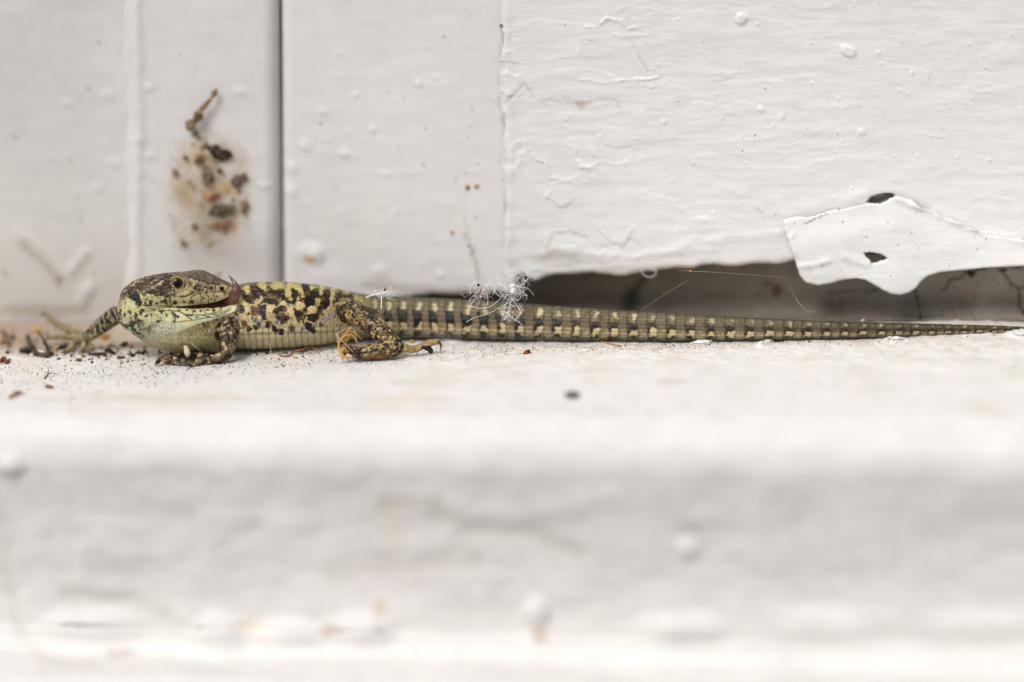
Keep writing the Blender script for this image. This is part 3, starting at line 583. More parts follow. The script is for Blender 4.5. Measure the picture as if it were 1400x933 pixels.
    jaw = np.interp(px, [163, 190, 215, 235, 255, 270, 300, 310, 316, 321, 323.5, 325], [458, 466, 468, 458, 449.5, 443, 434.5, 431, 428, 424.5, 420, 410])
    fd = np.minimum.reduce([D[0], D[1]]); head = (reg <= 1) & (py < jaw) & (px < 329) & ((dep < FOC+HD+1.5) | ((D[1] < D[0]+.3) & (px < 285)) | (px < 215)) & ((px < 300) | (dep < FOC+HD+.6+.0*dep) | (py < 412)); trunkm = (reg <= 1) & ~head
    # relative height on the trunk: 0 back, 1 belly; ang = mm round the body
    vv = np.clip(.5-rel@u/(2*srad[iS][:, 0]), 0, 1); ang = np.arctan2(rel@f, rel@u)*srad[iS].mean(1)
    col = np.zeros((n, 3)); hgt = np.zeros(n)
    jx = px+2.0*noise(P, .5, 71, 2); jy = py+2.0*noise(P, .5, 72, 2)
    # ---- trunk
    cv = Canvas(jx, jy, n, trunkm); c = cv.col
    def ramp(x, stops):
        xs_ = [q[0] for q in stops]; return np.stack([np.interp(x, xs_, [q[1][k] for q in stops]) for k in range(3)], 1)
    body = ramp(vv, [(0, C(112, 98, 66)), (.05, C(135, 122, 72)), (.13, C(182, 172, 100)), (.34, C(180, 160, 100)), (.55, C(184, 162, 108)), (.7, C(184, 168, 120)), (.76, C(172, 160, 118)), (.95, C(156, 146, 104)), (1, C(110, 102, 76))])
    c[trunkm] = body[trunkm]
    T6 = lambda p: [(320+a/8.11, 375+b/8.11) for a, b in p]; BK, BR = C(17, 13, 11), C(88, 56, 30)
    brn = [[(180, 130), (240, 140), (300, 190), (280, 300), (200, 330), (130, 280)], [(300, 200), (560, 190), (570, 270), (480, 320), (340, 300)], [(550, 170), (640, 180), (700, 280), (600, 300), (560, 260)], [(770, 200), (900, 200), (900, 300), (820, 350)], [(940, 250), (1070, 280), (1000, 400), (920, 340)], [(0, 330), (120, 340), (130, 420), (0, 450)], [(200, 360), (350, 350), (360, 470), (180, 450)], [(430, 440), (560, 420), (600, 540), (520, 560)]]
    for p in brn: cv.poly(T6(p), BR, 2.0, .75)
    for a, b, p_, q in ((150, 165, 45, 55), (312, 130, 50, 50), (480, 125, 75, 52), (700, 150, 60, 45), (860, 155, 52, 32), (975, 175, 35, 55), (1100, 215, 38, 70), (1240, 225, 45, 45), (620, 120, 40, 30)): cv.ell(*T6([(a, b)])[0], p_/8.11, q/8.11, C(196, 184, 108), .85)
    for a, b, p_, q in ((285, 315, 60, 38), (100, 290, 45, 45), (520, 320, 55, 35), (730, 330, 50, 50), (880, 400, 80, 45), (640, 400, 50, 40), (390, 380, 40, 50), (600, 210, 38, 60), (130, 370, 40, 60)): cv.ell(*T6([(a, b)])[0], p_/8.11, q/8.11, C(204, 182, 120), .8)
    blk = [[(60, 140), (100, 180), (130, 240), (190, 260), (175, 315), (120, 270), (60, 200)], [(185, 135), (232, 170), (262, 250), (240, 260), (195, 220)], [(245, 140), (300, 180), (350, 215), (345, 235), (300, 225), (262, 180)], [(370, 120), (400, 160), (450, 185), (540, 175), (560, 250), (500, 240), (420, 215), (365, 180)], [(350, 285), (430, 285), (480, 300), (470, 320), (380, 318), (345, 300)], [(640, 160), (700, 190), (740, 240), (830, 260), (860, 340), (800, 360), (770, 275), (650, 235)], [(575, 270), (680, 275), (672, 330), (590, 315)], [(760, 120), (810, 130), (840, 200), (925, 165), (935, 230), (880, 270), (900, 335), (820, 350), (790, 220)], [(1010, 180), (1060, 190), (1045, 290), (1060, 330), (1010, 385), (930, 340), (955, 255), (990, 240)], [(1145, 190), (1190, 200), (1180, 285), (1125, 280)], [(440, 400), (500, 362), (572, 370), (575, 405), (500, 400), (475, 450), (432, 430)], [(680, 400), (760, 430), (770, 490), (722, 530), (685, 480)], [(830, 460), (900, 450), (932, 500), (880, 520), (830, 502)], [(300, 360), (345, 350), (345, 420), (300, 440)], [(200, 360), (190, 420), (155, 440), (205, 450)], [(75, 345), (108, 360), (104, 410), (75, 400)], [(86, 520), (120, 530), (112, 572), (85, 560)], [(148, 580), (187, 600), (160, 632)], [(215, 570), (255, 600), (235, 622)], [(430, 570), (490, 620), (480, 642), (430, 620)], [(0, 400), (32, 420), (20, 455), (0, 450)], [(0, 560), (30, 575), (20, 600), (0, 590)], [(1190, 245), (1290, 225), (1330, 260), (1250, 300), (1190, 290)], [(360, 540), (390, 530), (380, 590), (355, 580)], [(520, 620), (545, 630), (535, 670), (515, 660)], [(790, 550), (850, 560), (900, 640), (880, 650), (800, 590)]]
    for p in blk: cv.poly(T6(p), BK, 1.2, .97, grow=1.7)
    cv.ell(*T6([(640, 605)])[0], 4, 5, C(88, 66, 56), .9)
    mo = noise(P, .8, 98, 3); w_ = sstep(.06, .24, mo)*(vv > .08)*(vv < .68)*trunkm*(px < 500); cv.col += (BR*.8-cv.col)*(w_*.75)[:, None]; w_ = sstep(.27, .35, mo)*(vv > .1)*(vv < .62)*trunkm*(px < 500); cv.col += (BK-cv.col)*(w_*.9)[:, None]
    for a, b, p_, q in ((45, 510, 25, 28), (235, 512, 24, 34), (310, 522, 22, 22), (465, 530, 22, 34), (760, 610, 26, 22)): cv.ell(*T6([(a, b)])[0], p_/8.11, q/8.11, C(98, 118, 140), .85, soft=.5)
    cv.ell(*T6([(1040, 480)])[0], 12, 5, C(160, 150, 150), .7, rot=-35)
    wch = trunkm & (px < 326) & (vv > .25)*(rel@f < 2.5); cc_ = ramp(py, [(425, C(120, 98, 62)), (445, C(150, 136, 88)), (465, C(154, 148, 104)), (485, C(124, 118, 80))]); a_ = (sstep(328, 312, px)*wch)[:, None]; cv.col += (cc_-cv.col)*a_
    spk = (noise(P, .5, 77) > .3)*sstep(452, 440, py)*wch; cv.col += (BK-cv.col)*(spk*.9)[:, None]; spk = (noise(P, .6, 78) > .3)*sstep(450, 440, py)*wch; cv.col += (C(178, 140, 96)-cv.col)*(spk*.6)[:, None]
    # reticulation where the flank list ends (behind the head and on the side of the wall)
    f1, f2, cid = voronoi(np.stack([s_at, ang, ang*0], 1)*[1, 1, 0], 2.0, 5); ret = trunkm & (((px < 322) & (vv < .3)) | (rel@f > 2.2)) & (px < 500) & (vv < .66)
    cv.col[ret & (f2-f1 < .22)] = BK; cv.col[ret & (f2-f1 < .34) & (cid > .5)] = BR
    f1, f2, cid = voronoi(P, .5, 44); inb = trunkm & (cv.col.sum(1) < .12) & (vv < .7); k_ = inb & (cid > .8); cv.col[k_] = C(120, 80, 42); k_ = inb & (cid < .06); cv.col[k_] = C(180, 160, 90)
    # vertical plates of flank and belly
    base_px = (px > 318) & (px < 485) & trunkm; seam = np.abs(((px-320+1.2*np.sin(py*.1)) % 8.9)-4.45); low = sstep(.6, .72, vv)
    sl_ = np.exp(-(seam/.8)**2)*low*base_px; cv.col *= (1-.42*sl_)[:, None]; hgt -= .10*sl_
    sl_ = np.exp(-((vv-.765)/.018)**2)*base_px; cv.col *= (1-.35*sl_)[:, None]; hgt -= .06*sl_
    # fine granular scales on back and flank
    f1, f2, cid = voronoi(P, .42, 9); g_ = (1-sstep(0, .25, f2-f1))*(vv < .7)*trunkm*(px < 520); cv.col *= (1-.4*g_)[:, None]; hgt -= .05*g_
    cv.col[trunkm] *= (1+.3*(cid[trunkm]-.5))[:, None]
    # ---- tail whorls: (px of ring edges) pair rings that get finer towards the tip
    tl = trunkm & (px > 478); e = [480]; 
    while e[-1] < 1500: e.append(e[-1]+np.interp(e[-1], [480, 600, 700, 1000, 1150, 1300, 1400], [18, 22.5, 25.3, 27, 25, 21.5, 18]))
    ph = np.interp(px+4.2*noise(P, .8, 73, 3)*np.interp(px, [480, 1400], [1, .5]), e, np.arange(len(e))); ip = np.floor(ph).astype(int); q = ph-ip; far = sstep(1000, 1300, px); v = vv+.13*noise(P, .7, 74, 3)
    rnd = hsh(ip, ip*0, ip*0, 3)
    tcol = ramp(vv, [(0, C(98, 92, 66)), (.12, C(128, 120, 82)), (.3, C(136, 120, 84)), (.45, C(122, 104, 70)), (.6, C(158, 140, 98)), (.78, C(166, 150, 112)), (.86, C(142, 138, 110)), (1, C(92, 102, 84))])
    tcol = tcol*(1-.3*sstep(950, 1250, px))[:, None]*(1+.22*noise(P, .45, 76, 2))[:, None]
    def spot(m_, cc, a=1.0): tcol[m_] += (cc-tcol[m_])*a
    sq = lambda a, b, x, s_=.04: sstep(a-s_, a+s_, x)*(1-sstep(b-s_, b+s_, x))
    def blend(wt, cc): tcol[:] = tcol+(cc-tcol)*wt[:, None]
    md_ = sstep(640, 760, px); hk = .75+.5*hsh(ip, ip*0+3, ip*0, 4)
    blend(sq(.0, .5, q, .05)*sq(.26, .78, v, .05)*.4, C(108, 88, 60))
    blend(sq(.70+.04*md_, .97, q, .05)*sq(.12, .36-.07*md_, v+.3*np.abs(q-.85), .04)*(.9-.4*sstep(750, 1050, px))*(.45+.55*rnd), C(208, 198, 148))
    blend(sq(.58, .99, q+.25*(v-.7), .05)*sq(.58, .80, v, .04)*(.85), C(210, 190, 138))
    blend(sq(.08, .5, q, .05)*sq(.66, .84, v, .05)*(.45), C(188, 170, 120))
    sk = q+(v-.45)*-.6
    blend(sq(.42+.10*md_, .98-.05*md_, sk, .04)*sq(.33+.05*md_, .60-.03*md_+.06*rnd, v, .03)*np.clip(hk, 0, 1)*(.97-.1*md_), C(19, 15, 13))
    blend(sq(.50, .64, q, .03)*sq(.55, .74, v, .04)*.9, C(26, 21, 17)); blend(sq(.5, .9, q, .06)*sq(.83, .93, v, .03)*(.9-.5*far), C(34, 38, 30))
    blend(far*sq(.80, .97, v, .03)*.55, C(150, 152, 132)); blend(far*.6*sq(.0, .3, q, .06)*sq(.34, .58, v, .06), C(26, 20, 16)); blend(far*.35*(noise(P, .4, 75) > .15), C(40, 32, 24))
    ring = np.minimum(np.abs(q-.0), np.minimum(np.abs(q-.5), np.abs(q-1))); pxr = np.interp(px, [480, 1400], [22, 18]); rs_ = np.exp(-(ring*pxr/1.0)**2)
    tcol *= (1-(.42+.25*far)*rs_*(.7+.4*noise(P, .5, 79)))[:, None]; saw = (q*2) % 1; rad_t = srad[iS].mean(1)
    kel = (ang/np.clip(rad_t*2*math.pi/26, .2, .8)) % 1; ks = np.exp(-((kel-.5)/.16)**2)
    tcol *= (1-.28*(1-ks))[:, None]*(1+.16*noise(P, .22, 103))[:, None]
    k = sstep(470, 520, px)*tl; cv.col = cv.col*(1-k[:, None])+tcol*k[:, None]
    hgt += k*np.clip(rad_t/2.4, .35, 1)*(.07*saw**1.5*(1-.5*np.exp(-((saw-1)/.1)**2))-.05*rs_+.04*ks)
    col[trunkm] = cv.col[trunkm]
    # ---- legs: dark skin with pale rounded scales
    for k_, nm, sz, cols in ((2, 'front', .5, (C(140, 116, 78), C(172, 146, 100), C(112, 90, 56), C(50, 38, 27))), (3, 'far_front', .5, (C(150, 142, 100), C(166, 156, 112), C(134, 124, 88), C(118, 106, 76))), (4, 'hind', .36, (C(150, 126, 76), C(182, 156, 98), C(126, 100, 58), C(48, 38, 27))), (5, 'far_hind', .4, (C(150, 126, 76), C(170, 140, 90), C(120, 95, 55), C(50, 40, 30)))):
        m_ = reg == k_; Q = P[m_]; f1, f2, cid = voronoi(Q+.1*noise(Q, .4, 80)[:, None], sz, 20+k_); sel = np.floor(np.clip(cid*4.6, 0, 3.99)).astype(int) if nm != 'far_front' else np.floor(cid*3.9).astype(int)
        cc = np.array(cols)[np.clip(sel, 0, 3)]; pat = noise(Q, 1.5, 81+k_, 2)
        if nm in ('hind', 'far_hind', 'front'): dk = pat > (.42 if nm == 'front' else .3); cc[dk] = cc[dk]*.3+BK*.5
        if nm == 'far_front':
            st_ = np.sin((px[m_]*.75-py[m_]*.25)*1.0+4.5*noise(Q, 1.0, 84, 2)); dk = (st_ > .15) & (noise(Q, .8, 86) > -.45) & (px[m_] > 118) & (py[m_] < 455); cc[dk] = C(38, 36, 26)
        gap = 1-sstep(.0, .22, f2-f1); cc = cc*(1-.7*gap)[:, None]+C(26, 20, 14)*(.5*gap)[:, None]
        col[m_] = cc; hgt[m_] += .10*sz/.6*(np.clip(1-f1/.6, 0, 1))-.05*gap
    m_ = (reg == 4) & (py > 472) & (px < 550); a_ = np.clip(1-np.abs(px-522)/22, 0, 1)*sstep(478, 487, py)*m_; col += (C(150, 100, 40)-col)*(a_*.8)[:, None]
    m_ = (reg == 4) & (px > 552); col[m_] = col[m_]*.4+C(172, 140, 82)*.6
    m_ = (reg == 3) & (px < 112); col[m_] = col[m_]*.4+C(142, 122, 80)*.6
    m_ = (reg == 4) & (px > 576) & (py > 473); col[m_] = C(58, 42, 34)
    # ---- head
    cv = Canvas(jx*.35+px*.65, jy*.35+py*.65, n, head); c = cv.col; lv = np.clip((py-np.interp(px, [163, 200, 250, 330], [395, 378, 371, 395]))/50, 0, 2)
    hb = ramp(py, [(368, C(128, 112, 84)), (378, C(122, 100, 66)), (388, C(146, 118, 72)), (400, C(186, 164, 96)), (412, C(206, 190, 112)), (424, C(204, 198, 122)), (436, C(190, 190, 138)), (450, C(174, 178, 142)), (470, C(150, 146, 102)), (488, C(130, 124, 80))]); c[head] = hb[head]
    B = lambda p: [(230+a/11.67, 365+b/11.66) for a, b in p]; A = lambda p: [(160+a/12.44, 365+b/12.44) for a, b in p]
    OL, YE, PY, GR, TN = C(112, 94, 64), C(205, 188, 98), C(212, 204, 132), C(176, 186, 146), C(196, 160, 98)
    # brown top and temple
    cv.poly(A([(40, 700), (50, 480), (110, 340), (300, 200), (560, 130), (900, 70), (1300, 60), (1300, 150), (1000, 170), (850, 260), (600, 240), (380, 260), (200, 350), (120, 500), (90, 640)]), C(128, 108, 78), 3, .85)
    cv.poly(A([(110, 520), (200, 350), (400, 230), (640, 240), (900, 270), (930, 400), (870, 470), (760, 440), (640, 480), (450, 440), (380, 400), (250, 470), (180, 520)]), C(132, 98, 56), 3, .9)
    cv.poly(A([(400, 460), (560, 450), (760, 440), (900, 480), (900, 640), (700, 660), (440, 690), (420, 560)]), C(206, 198, 122), 3, .8)
    cv.poly(B([(300, 160), (500, 60), (620, 60), (740, 170), (960, 260), (990, 320), (820, 280), (640, 250), (500, 200), (380, 180)]), C(124, 104, 76), 2, .9)
    cv.poly(B([(370, 180), (485, 220), (460, 290), (400, 320), (380, 270), (330, 200)]), C(188, 160, 98), 2, .85)
    cv.poly(B([(490, 230), (630, 270), (620, 390), (470, 430), (460, 330)]), C(160, 134, 84), 1.5, .9); cv.poly(B([(640, 280), (745, 290), (745, 400), (620, 390)]), C(168, 140, 92), 1.5, .9)
    cv.poly(B([(760, 290), (910, 290), (990, 320), (1000, 420), (905, 460), (890, 400), (755, 400)]), C(180, 152, 98), 1.5, .9)
    cv.poly(B([(360, 500), (520, 430), (740, 405), (890, 400), (930, 470), (760, 540), (520, 590), (340, 600)]), C(202, 178, 118), 1.5, .9)
    cv.poly(B([(10, 455), (150, 490), (350, 480), (360, 500), (330, 600), (40, 610)]), C(214, 200, 122), 1.5, .9); cv.poly(B([(30, 390), (300, 380), (400, 400), (280, 470), (200, 490), (60, 450)]), C(190, 172, 110), 1.5, .8)
    cv.poly(B([(-60, 700), (190, 710), (400, 760), (600, 760), (880, 690), (1000, 640), (1060, 640), (1000, 720), (700, 800), (380, 870), (100, 880), (-60, 860)]), C(206, 206, 140), 2, .8)
    cv.poly(B([(400, 800), (700, 770), (1040, 680), (1000, 760), (600, 830), (400, 880)]), C(184, 196, 158), 2, .8)
    for a, b, p_, q_ in ((1190, 940, 80, 60), (660, 820, 75, 55)): cv.ell(*A([(a, b)])[0], p_/12.44, q_/12.44, C(214, 196, 92), .8, soft=.6)
    cv.poly(A([(770, 780), (880, 760), (960, 820), (960, 920), (760, 930)]), C(198, 202, 140), 2, .7)
    # dorsal pale stripe from the eye to the nape
    cv.line(A([(120, 360), (200, 310), (300, 265), (400, 225)]), C(206, 190, 96), .9, .9); cv.line(A([(120, 360), (90, 420), (70, 520)]), C(120, 108, 60), 1, .5)
    # granular temple, cheek and neck
    gm = head & (px < 240) & (py < 462); i = np.nonzero(gm)[0]; f1, f2, cid = voronoi(P[i], .44, 30); gap = 1-sstep(0, .28, f2-f1); tmp = sstep(424, 400, py[i]+(px[i]-200)*.15)
    cv.col[i] *= ((1-.75*gap*(.5+.5*tmp))*(.7+.75*cid*tmp+.3*(1-tmp)))[:, None]; hgt[i] += .05*np.clip(1-f1/.6, 0, 1)-.05*gap
    dkm = i[(cid > .70) & (cid < .9) & (tmp > .5)]; cv.col[dkm] *= .25; lt_ = i[(cid >= .9) & (tmp > .5)]; cv.col[lt_] += (C(190, 162, 110)-cv.col[lt_])*.7
    pat = noise(P, .75, 31, 2); m2 = head & (px < 214) & (py > 408) & (py < 470); w2 = sstep(.0, .18, pat)*m2*sstep(470, 448, py-(200-px)*.5)*sstep(212, 190, px-.3*(py-430)); cv.col += (C(66, 56, 34)-cv.col)*(w2*.9)[:, None]
    w2 = sstep(.2, .4, noise(P, 1.1, 32, 2))*head*(px < 215)*sstep(405, 415, py)*sstep(470, 455, py); cv.col += (C(196, 184, 98)-cv.col)*(w2*.4)[:, None]
    cv.poly(A([(270, 440), (330, 410), (380, 450), (400, 540), (430, 620), (420, 690), (380, 690), (330, 620), (240, 560), (180, 520)]), C(34, 30, 26), 2, .95)
    cv.line(A([(395, 470), (440, 570), (440, 640), (400, 700)]), C(220, 205, 125), .9, .9); cv.poly(A([(130, 560), (200, 530), (300, 600), (340, 680), (280, 720), (160, 650)]), C(206, 198, 124), 2, .65)
    for p in ([(480, 380), (540, 410), (600, 440), (680, 420), (740, 400), (740, 430), (660, 470), (560, 470), (480, 440)], [(380, 390), (440, 440), (440, 470), (400, 440)], [(760, 260), (830, 270), (840, 310), (780, 320)], [(730, 590), (780, 560), (850, 555), (860, 590), (790, 610), (740, 620)], [(640, 600), (700, 600), (700, 640), (650, 640)], [(450, 590), (500, 600), (510, 650), (470, 640)], [(540, 570), (620, 570), (600, 640), (540, 650)], [(480, 820), (540, 790), (520, 860), (450, 860)], [(700, 740), (820, 745), (760, 800)], [(940, 780), (980, 780), (1050, 860), (1000, 870)], [(660, 910), (750, 910), (740, 940), (680, 960)], [(590, 735), (660, 735), (640, 760)], [(430, 640), (520, 655), (600, 650), (590, 672), (500, 678), (430, 668)], [(560, 800), (600, 790), (600, 850), (570, 850)], [(820, 800), (850, 790), (870, 850), (840, 860)], [(400, 700), (470, 720), (460, 780), (410, 760)], [(300, 760), (360, 800), (340, 860), (300, 830)], [(200, 720), (250, 760), (230, 830), (190, 780)], [(120, 760), (150, 800), (140, 880), (110, 840)], [(340, 880), (420, 900), (400, 940), (340, 930)], [(820, 590), (870, 600), (860, 640), (810, 630)], [(640, 480), (760, 440), (800, 470), (780, 500), (700, 500)]): cv.poly(A(p), C(40, 32, 26), 1.2, .9)
    cv.line(A([(800, 410), (880, 490)]), C(110, 98, 84), 2.2, .9); cv.line(A([(785, 440), (850, 510)]), C(26, 22, 18), .9, .9)
    mo = noise(P, .38, 99, 3); w_ = sstep(.05, .35, mo)*head*sstep(420, 395, py); cv.col *= (1-.4*w_)[:, None]; w_ = sstep(.1, .4, -mo)*head*sstep(420, 395, py); cv.col *= (1+.25*w_)[:, None]
    # plates: dark seams, slightly sunk
    def seamB(p, w_=.55, a=.9, h_=-.09): cv.line(B(p), C(34, 27, 20), w_*1.15, a, h_)
    for p in ([(300, 150), (370, 172), (490, 210), (560, 225), (640, 262), (700, 270), (740, 270), (820, 282)], [(490, 210), (480, 260), (440, 305), (400, 330)], [(500, 150), (512, 205), (490, 230)], [(480, 260), (470, 330), (455, 400), (470, 430)], [(640, 270), (632, 330), (622, 375), (610, 410)], [(750, 290), (757, 350), (745, 405)], [(720, 200), (715, 265)], [(905, 405), (950, 360), (970, 320)], [(360, 500), (400, 470), (470, 440), (520, 425), (620, 405), (740, 405), (890, 400), (905, 470)], [(370, 490), (350, 540), (335, 600)], [(515, 430), (532, 500), (525, 590)], [(605, 415), (640, 480), (645, 580)], [(718, 425), (740, 490), (752, 545)], [(10, 455), (25, 520), (45, 605)], [(10, 455), (60, 445), (150, 488)], [(195, 680), (205, 730)], [(385, 680), (395, 760)], [(570, 675), (605, 755)], [(700, 665), (748, 725)], [(828, 655), (852, 705)], [(-10, 690), (60, 700), (190, 718), (290, 760), (400, 768), (560, 772), (700, 745), (860, 690)], [(560, 772), (650, 805)], [(700, 748), (810, 792)], [(100, 880), (380, 860), (560, 822), (780, 800), (930, 755)], [(600, 60), (700, 110), (760, 190)], [(760, 190), (850, 220), (960, 262)], [(430, 90), (500, 150)]): seamB(p)
    for p in ([(470, 640), (700, 665), (900, 668), (1240, 668)], [(520, 700), (700, 735), (900, 745), (1080, 760)], [(900, 500), (930, 660)], [(800, 500), (820, 560), (870, 660)], [(560, 740), (640, 800), (740, 850), (760, 880)], [(905, 670), (905, 745)], [(750, 880), (770, 930)]): cv.line(A(p), C(50, 42, 30), .5, .8, -.07)
    for p, w_ in (([(62, 722), (110, 805)], 1.7), ([(250, 745), (300, 790), (375, 842)], 1.0), ([(90, 870), (120, 840)], 1.5), ([(300, 770), (380, 780)], 1.2)): cv.line(B(p), C(48, 42, 38), w_, .9, -.05)
    cv.line(B([(190, 490), (270, 478), (350, 440), (415, 402)]), C(48, 36, 40), 1.3, .9, -.1)
    for a, b, p_, q_, cc in ((110, 572, 38, 30, 0), (380, 560, 26, 30, 1), (160, 690, 22, 12, 1), (420, 706, 25, 26, 2), (628, 690, 28, 14, 1), (728, 690, 26, 24, 0), (858, 352, 40, 36, 0), (892, 385, 18, 16, 0), (500, 305, 26, 22, 1), (495, 368, 26, 26, 1), (550, 370, 25, 16, 1), (682, 340, 44, 34, 1), (425, 345, 30, 26, 1), (595, 325, 20, 20, 1), (690, 520, 22, 14, 2), (845, 655, 20, 14, 2), (300, 690, 26, 14, 0), (520, 700, 22, 20, 1), (560, 500, 20, 14, 1), (250, 560, 26, 16, 1), (780, 470, 16, 14, 1), (460, 800, 30, 12, 0), (640, 790, 24, 8, 0), (160, 800, 20, 30, 0), (440, 310, 20, 30, 1)):
        cv.ell(*B([(a, b)])[0], p_/11.67, q_/11.67, [C(26, 22, 18), C(78, 48, 24), C(90, 78, 70)][cc], .92)
    cv.ell(*B([(868, 356)])[0], 1.6, 1.5, C(12, 10, 9), 1, -.35)
    # orbit
    ex_, ey_ = 246.2, 388.2
    cv.ell(ex_, ey_, 9.6, 8.4, C(186, 166, 96), .6); cv.ell(ex_, ey_, 7.6, 6.8, C(30, 26, 20), 1, -.75, soft=.25)
    for k_ in range(3): cv.line([(ex_+(9.5+k_*1.6)*math.cos(t), ey_+(8.6+k_*1.4)*math.sin(t)) for t in np.linspace(.5, 2.6, 10)], C(90, 70, 50), .5, .45, -.04)
    cv.line([(ex_+10.8*math.cos(t), ey_-.5+9.8*math.sin(t)) for t in np.linspace(-2.8, -.4, 12)], C(150, 128, 84), 1.6, .6, .12)
    # inside of the mouth
    mp = B([(60, 640), (110, 628), (350, 612), (640, 583), (800, 548), (930, 495), (1010, 450), (1080, 600), (1040, 592), (900, 640), (700, 662), (400, 672), (200, 668)])
    cv.poly(mp, C(62, 22, 20), .7, 1, 0); cv.line(B([(-20, 640), (60, 636), (200, 625)]), C(30, 22, 16), .6, .9, -.1)
    cv.line(B([(60, 640), (200, 672)]), C(176, 130, 112), .8, .8)
    # throat: fine oblique scale rows; ragged collar edge
    m2 = head & (py > 440); k_ = np.sin((px*.55+py*1.0)*2.3)*m2*.5; k2 = np.sin((px*1.0-py*.45)*2.0)*m2*.5; hgt += .02*(k_+k2); cv.col *= (1-.07*(k_+k2))[:, None]
    cv.line([(226, 452.5), (234, 454.5), (243, 454.5), (252, 451.5), (257, 446)], C(176, 172, 136), 1.0, .35, .06)
    th = sstep(456, 470, py)*head; cv.col += (C(150, 144, 98)-cv.col)*(th*.6)[:, None]
    w2 = sstep(.28, .4, noise(P, .6, 36))*head*sstep(200, 175, px)*(py > 440); cv.col += (C(50, 52, 36)-cv.col)*(w2*.8)[:, None]
    lm_ = (cv.col@np.array([.3, .6, .1]))[:, None]; cv.col = (lm_+(cv.col-lm_)*.84)*.9*np.array([.99, 1.0, 1.02])
    col[head] = cv.col[head]; hgt += cv.h*head
    hgt += .02*noise(P, .3, 40)*(reg != 1)
    lum = col@np.array([.3, .6, .1]); col = (lum[:, None]+(col-lum[:, None])*.9)*np.array([1.01, .985, .97]); col *= (.62+.55*sstep(.03, .32, lum))[:, None]
    P = P+N*hgt[:, None]
    P[:, 2] = np.where((P[:, 2] < .02) & (P[:, 1] > -30), np.maximum(P[:, 2], -.25), P[:, 2])
    root = empty('lizard', spine[150]*[1, 1, 0]); tag(root, 'long tailed yellow and black spotted lizard licking its snout on the white sill', 'lizard')
    off = np.array(root.location)/S
    me = mesh(P-off, FQ.copy(), col); link('body', me, root, M['skin'])
    # ---- eyes, lids
    def ball(c_, R_, name, front):
        nu, nv = 40, 28; Vb = []; cb = []
        for i in range(nv+1):
            a = math.pi*i/nv
            for j in range(nu):
                b = 2*math.pi*j/nu; Vb.append(c_-off+R_*(front*math.cos(a)*.8+r*math.sin(a)*math.cos(b)*1.04+u*math.sin(a)*math.sin(b)))
                d = math.degrees(a); cc = C(8, 7, 6) if d < 34 else (C(132, 86, 40)*(.5+.6*random.random()) if d < 42 else C(40, 28, 18)); cb.append(cc)
        Fb = [(i*nu+j, i*nu+(j+1) % nu, (i+1)*nu+(j+1) % nu, (i+1)*nu+j) for i in range(nv) for j in range(nu)]
        return link(name, mesh(Vb, Fb, np.array(cb)), root, M['eye'])
    for sgn in (-1, 1):
        ew = 4.28; ec = at(ex_+.2, ey_, HD)+f*sgn*(ew-.86); fr = f*sgn; ball(ec, 1.08, 'eye', fr)
        def rim(R1, R2, t0_, t1_, name, rad_, mm, fwd):
            pts = [ec-off+fr*fwd+r*R1*math.cos(t)+u*R2*math.sin(t)*-1 for t in np.linspace(t0_, t1_, 30)]; v_, f_ = tube(pts, [rad_*(.6+.4*math.sin(math.pi*k/29)) for k in range(30)], 8); return link(name, mesh(v_, f_), root, mm)
        rim(.98, .86, math.pi*.98, math.pi*2.06, 'eyelid', .11, M['lid'], .56); rim(.98, .84, .12, math.pi*.93, 'eyelid', .11, M['lid'], .48)
    # ---- tongue
    st = [(330, 641, 10), (430, 634, 20), (560, 618, 32), (700, 592, 46), (820, 566, 58), (920, 545, 68), (1000, 518, 84), (1052, 470, 92), (1082, 405, 84), (1084, 340, 68), (1066, 285, 46), (1038, 230, 28), (1005, 185, 15), (975, 148, 7), (957, 122, 2)]
    tpth = np.array([at(230+a/11.67, 365+b/11.66, HD-.9-(1.2 if a > 950 else 0)*min(1, (a-900)/150)-(.3 if b < 450 else 0)) for a, b, _ in st]); Rt = np.array([q/11.67*.1 for *_, q in st])
    k = 44; sp = smooth_path(tpth, k); Rr = np.interp(np.linspace(0, 1, k), np.linspace(0, 1, len(st)), Rt)
    v_, f_ = tube(sp-off, np.stack([np.clip(Rr*.42, .02, .32), Rr], 1), 20, up=f); link('tongue', mesh(v_, f_), root, M['tongue'])
    pass
    for pts, r_ in claws:
        k = 10; sp = smooth_path(pts, k); v_, f_ = tube(sp-off, np.linspace(max(r_, .22), .04, k), 8); link('claw', mesh(v_, f_), root, M['claw'])
lizard()

# ------------------------------------------------------------------ things lying and hanging about
from mathutils.bvhtree import BVHTree
def tree_of(names):
    V, F, o = [], [], 0
    for nm in names:
        me = bpy.data.objects[nm].data; n = len(me.vertices); v = np.empty(n*3); me.vertices.foreach_get('co', v); V.append(v.reshape(-1, 3)/S)
        F += [tuple(i+o for i in p.vertices) for p in me.polygons] if len(me.polygons) < 60000 and me.polygons[0].loop_total != 4 else (lambda a: [tuple(q) for q in (a.reshape(-1, 4)+o).tolist()])(loops(me)); o += n
    return BVHTree.FromPolygons(np.vstack(V).tolist(), F)
def loops(me): a = np.empty(len(me.loops), np.int32); me.loops.foreach_get('vertex_index', a); return a
BV = tree_of(['window_sill', 'window_post', 'recessed_panel', 'middle_panel', 'rough_board', 'gap_back'])
def hit(px, py):
    h_, n_, *_ = BV.ray_cast(Vector(CAM), Vector(ray(px, py)).normalized()); 
    if n_ is not None and n_.dot(Vector(ray(px, py))) > 0: n_ = -n_
    return (np.array(h_), np.array(n_)) if h_ else (onz(px, py), np.array([0, 0, 1.]))
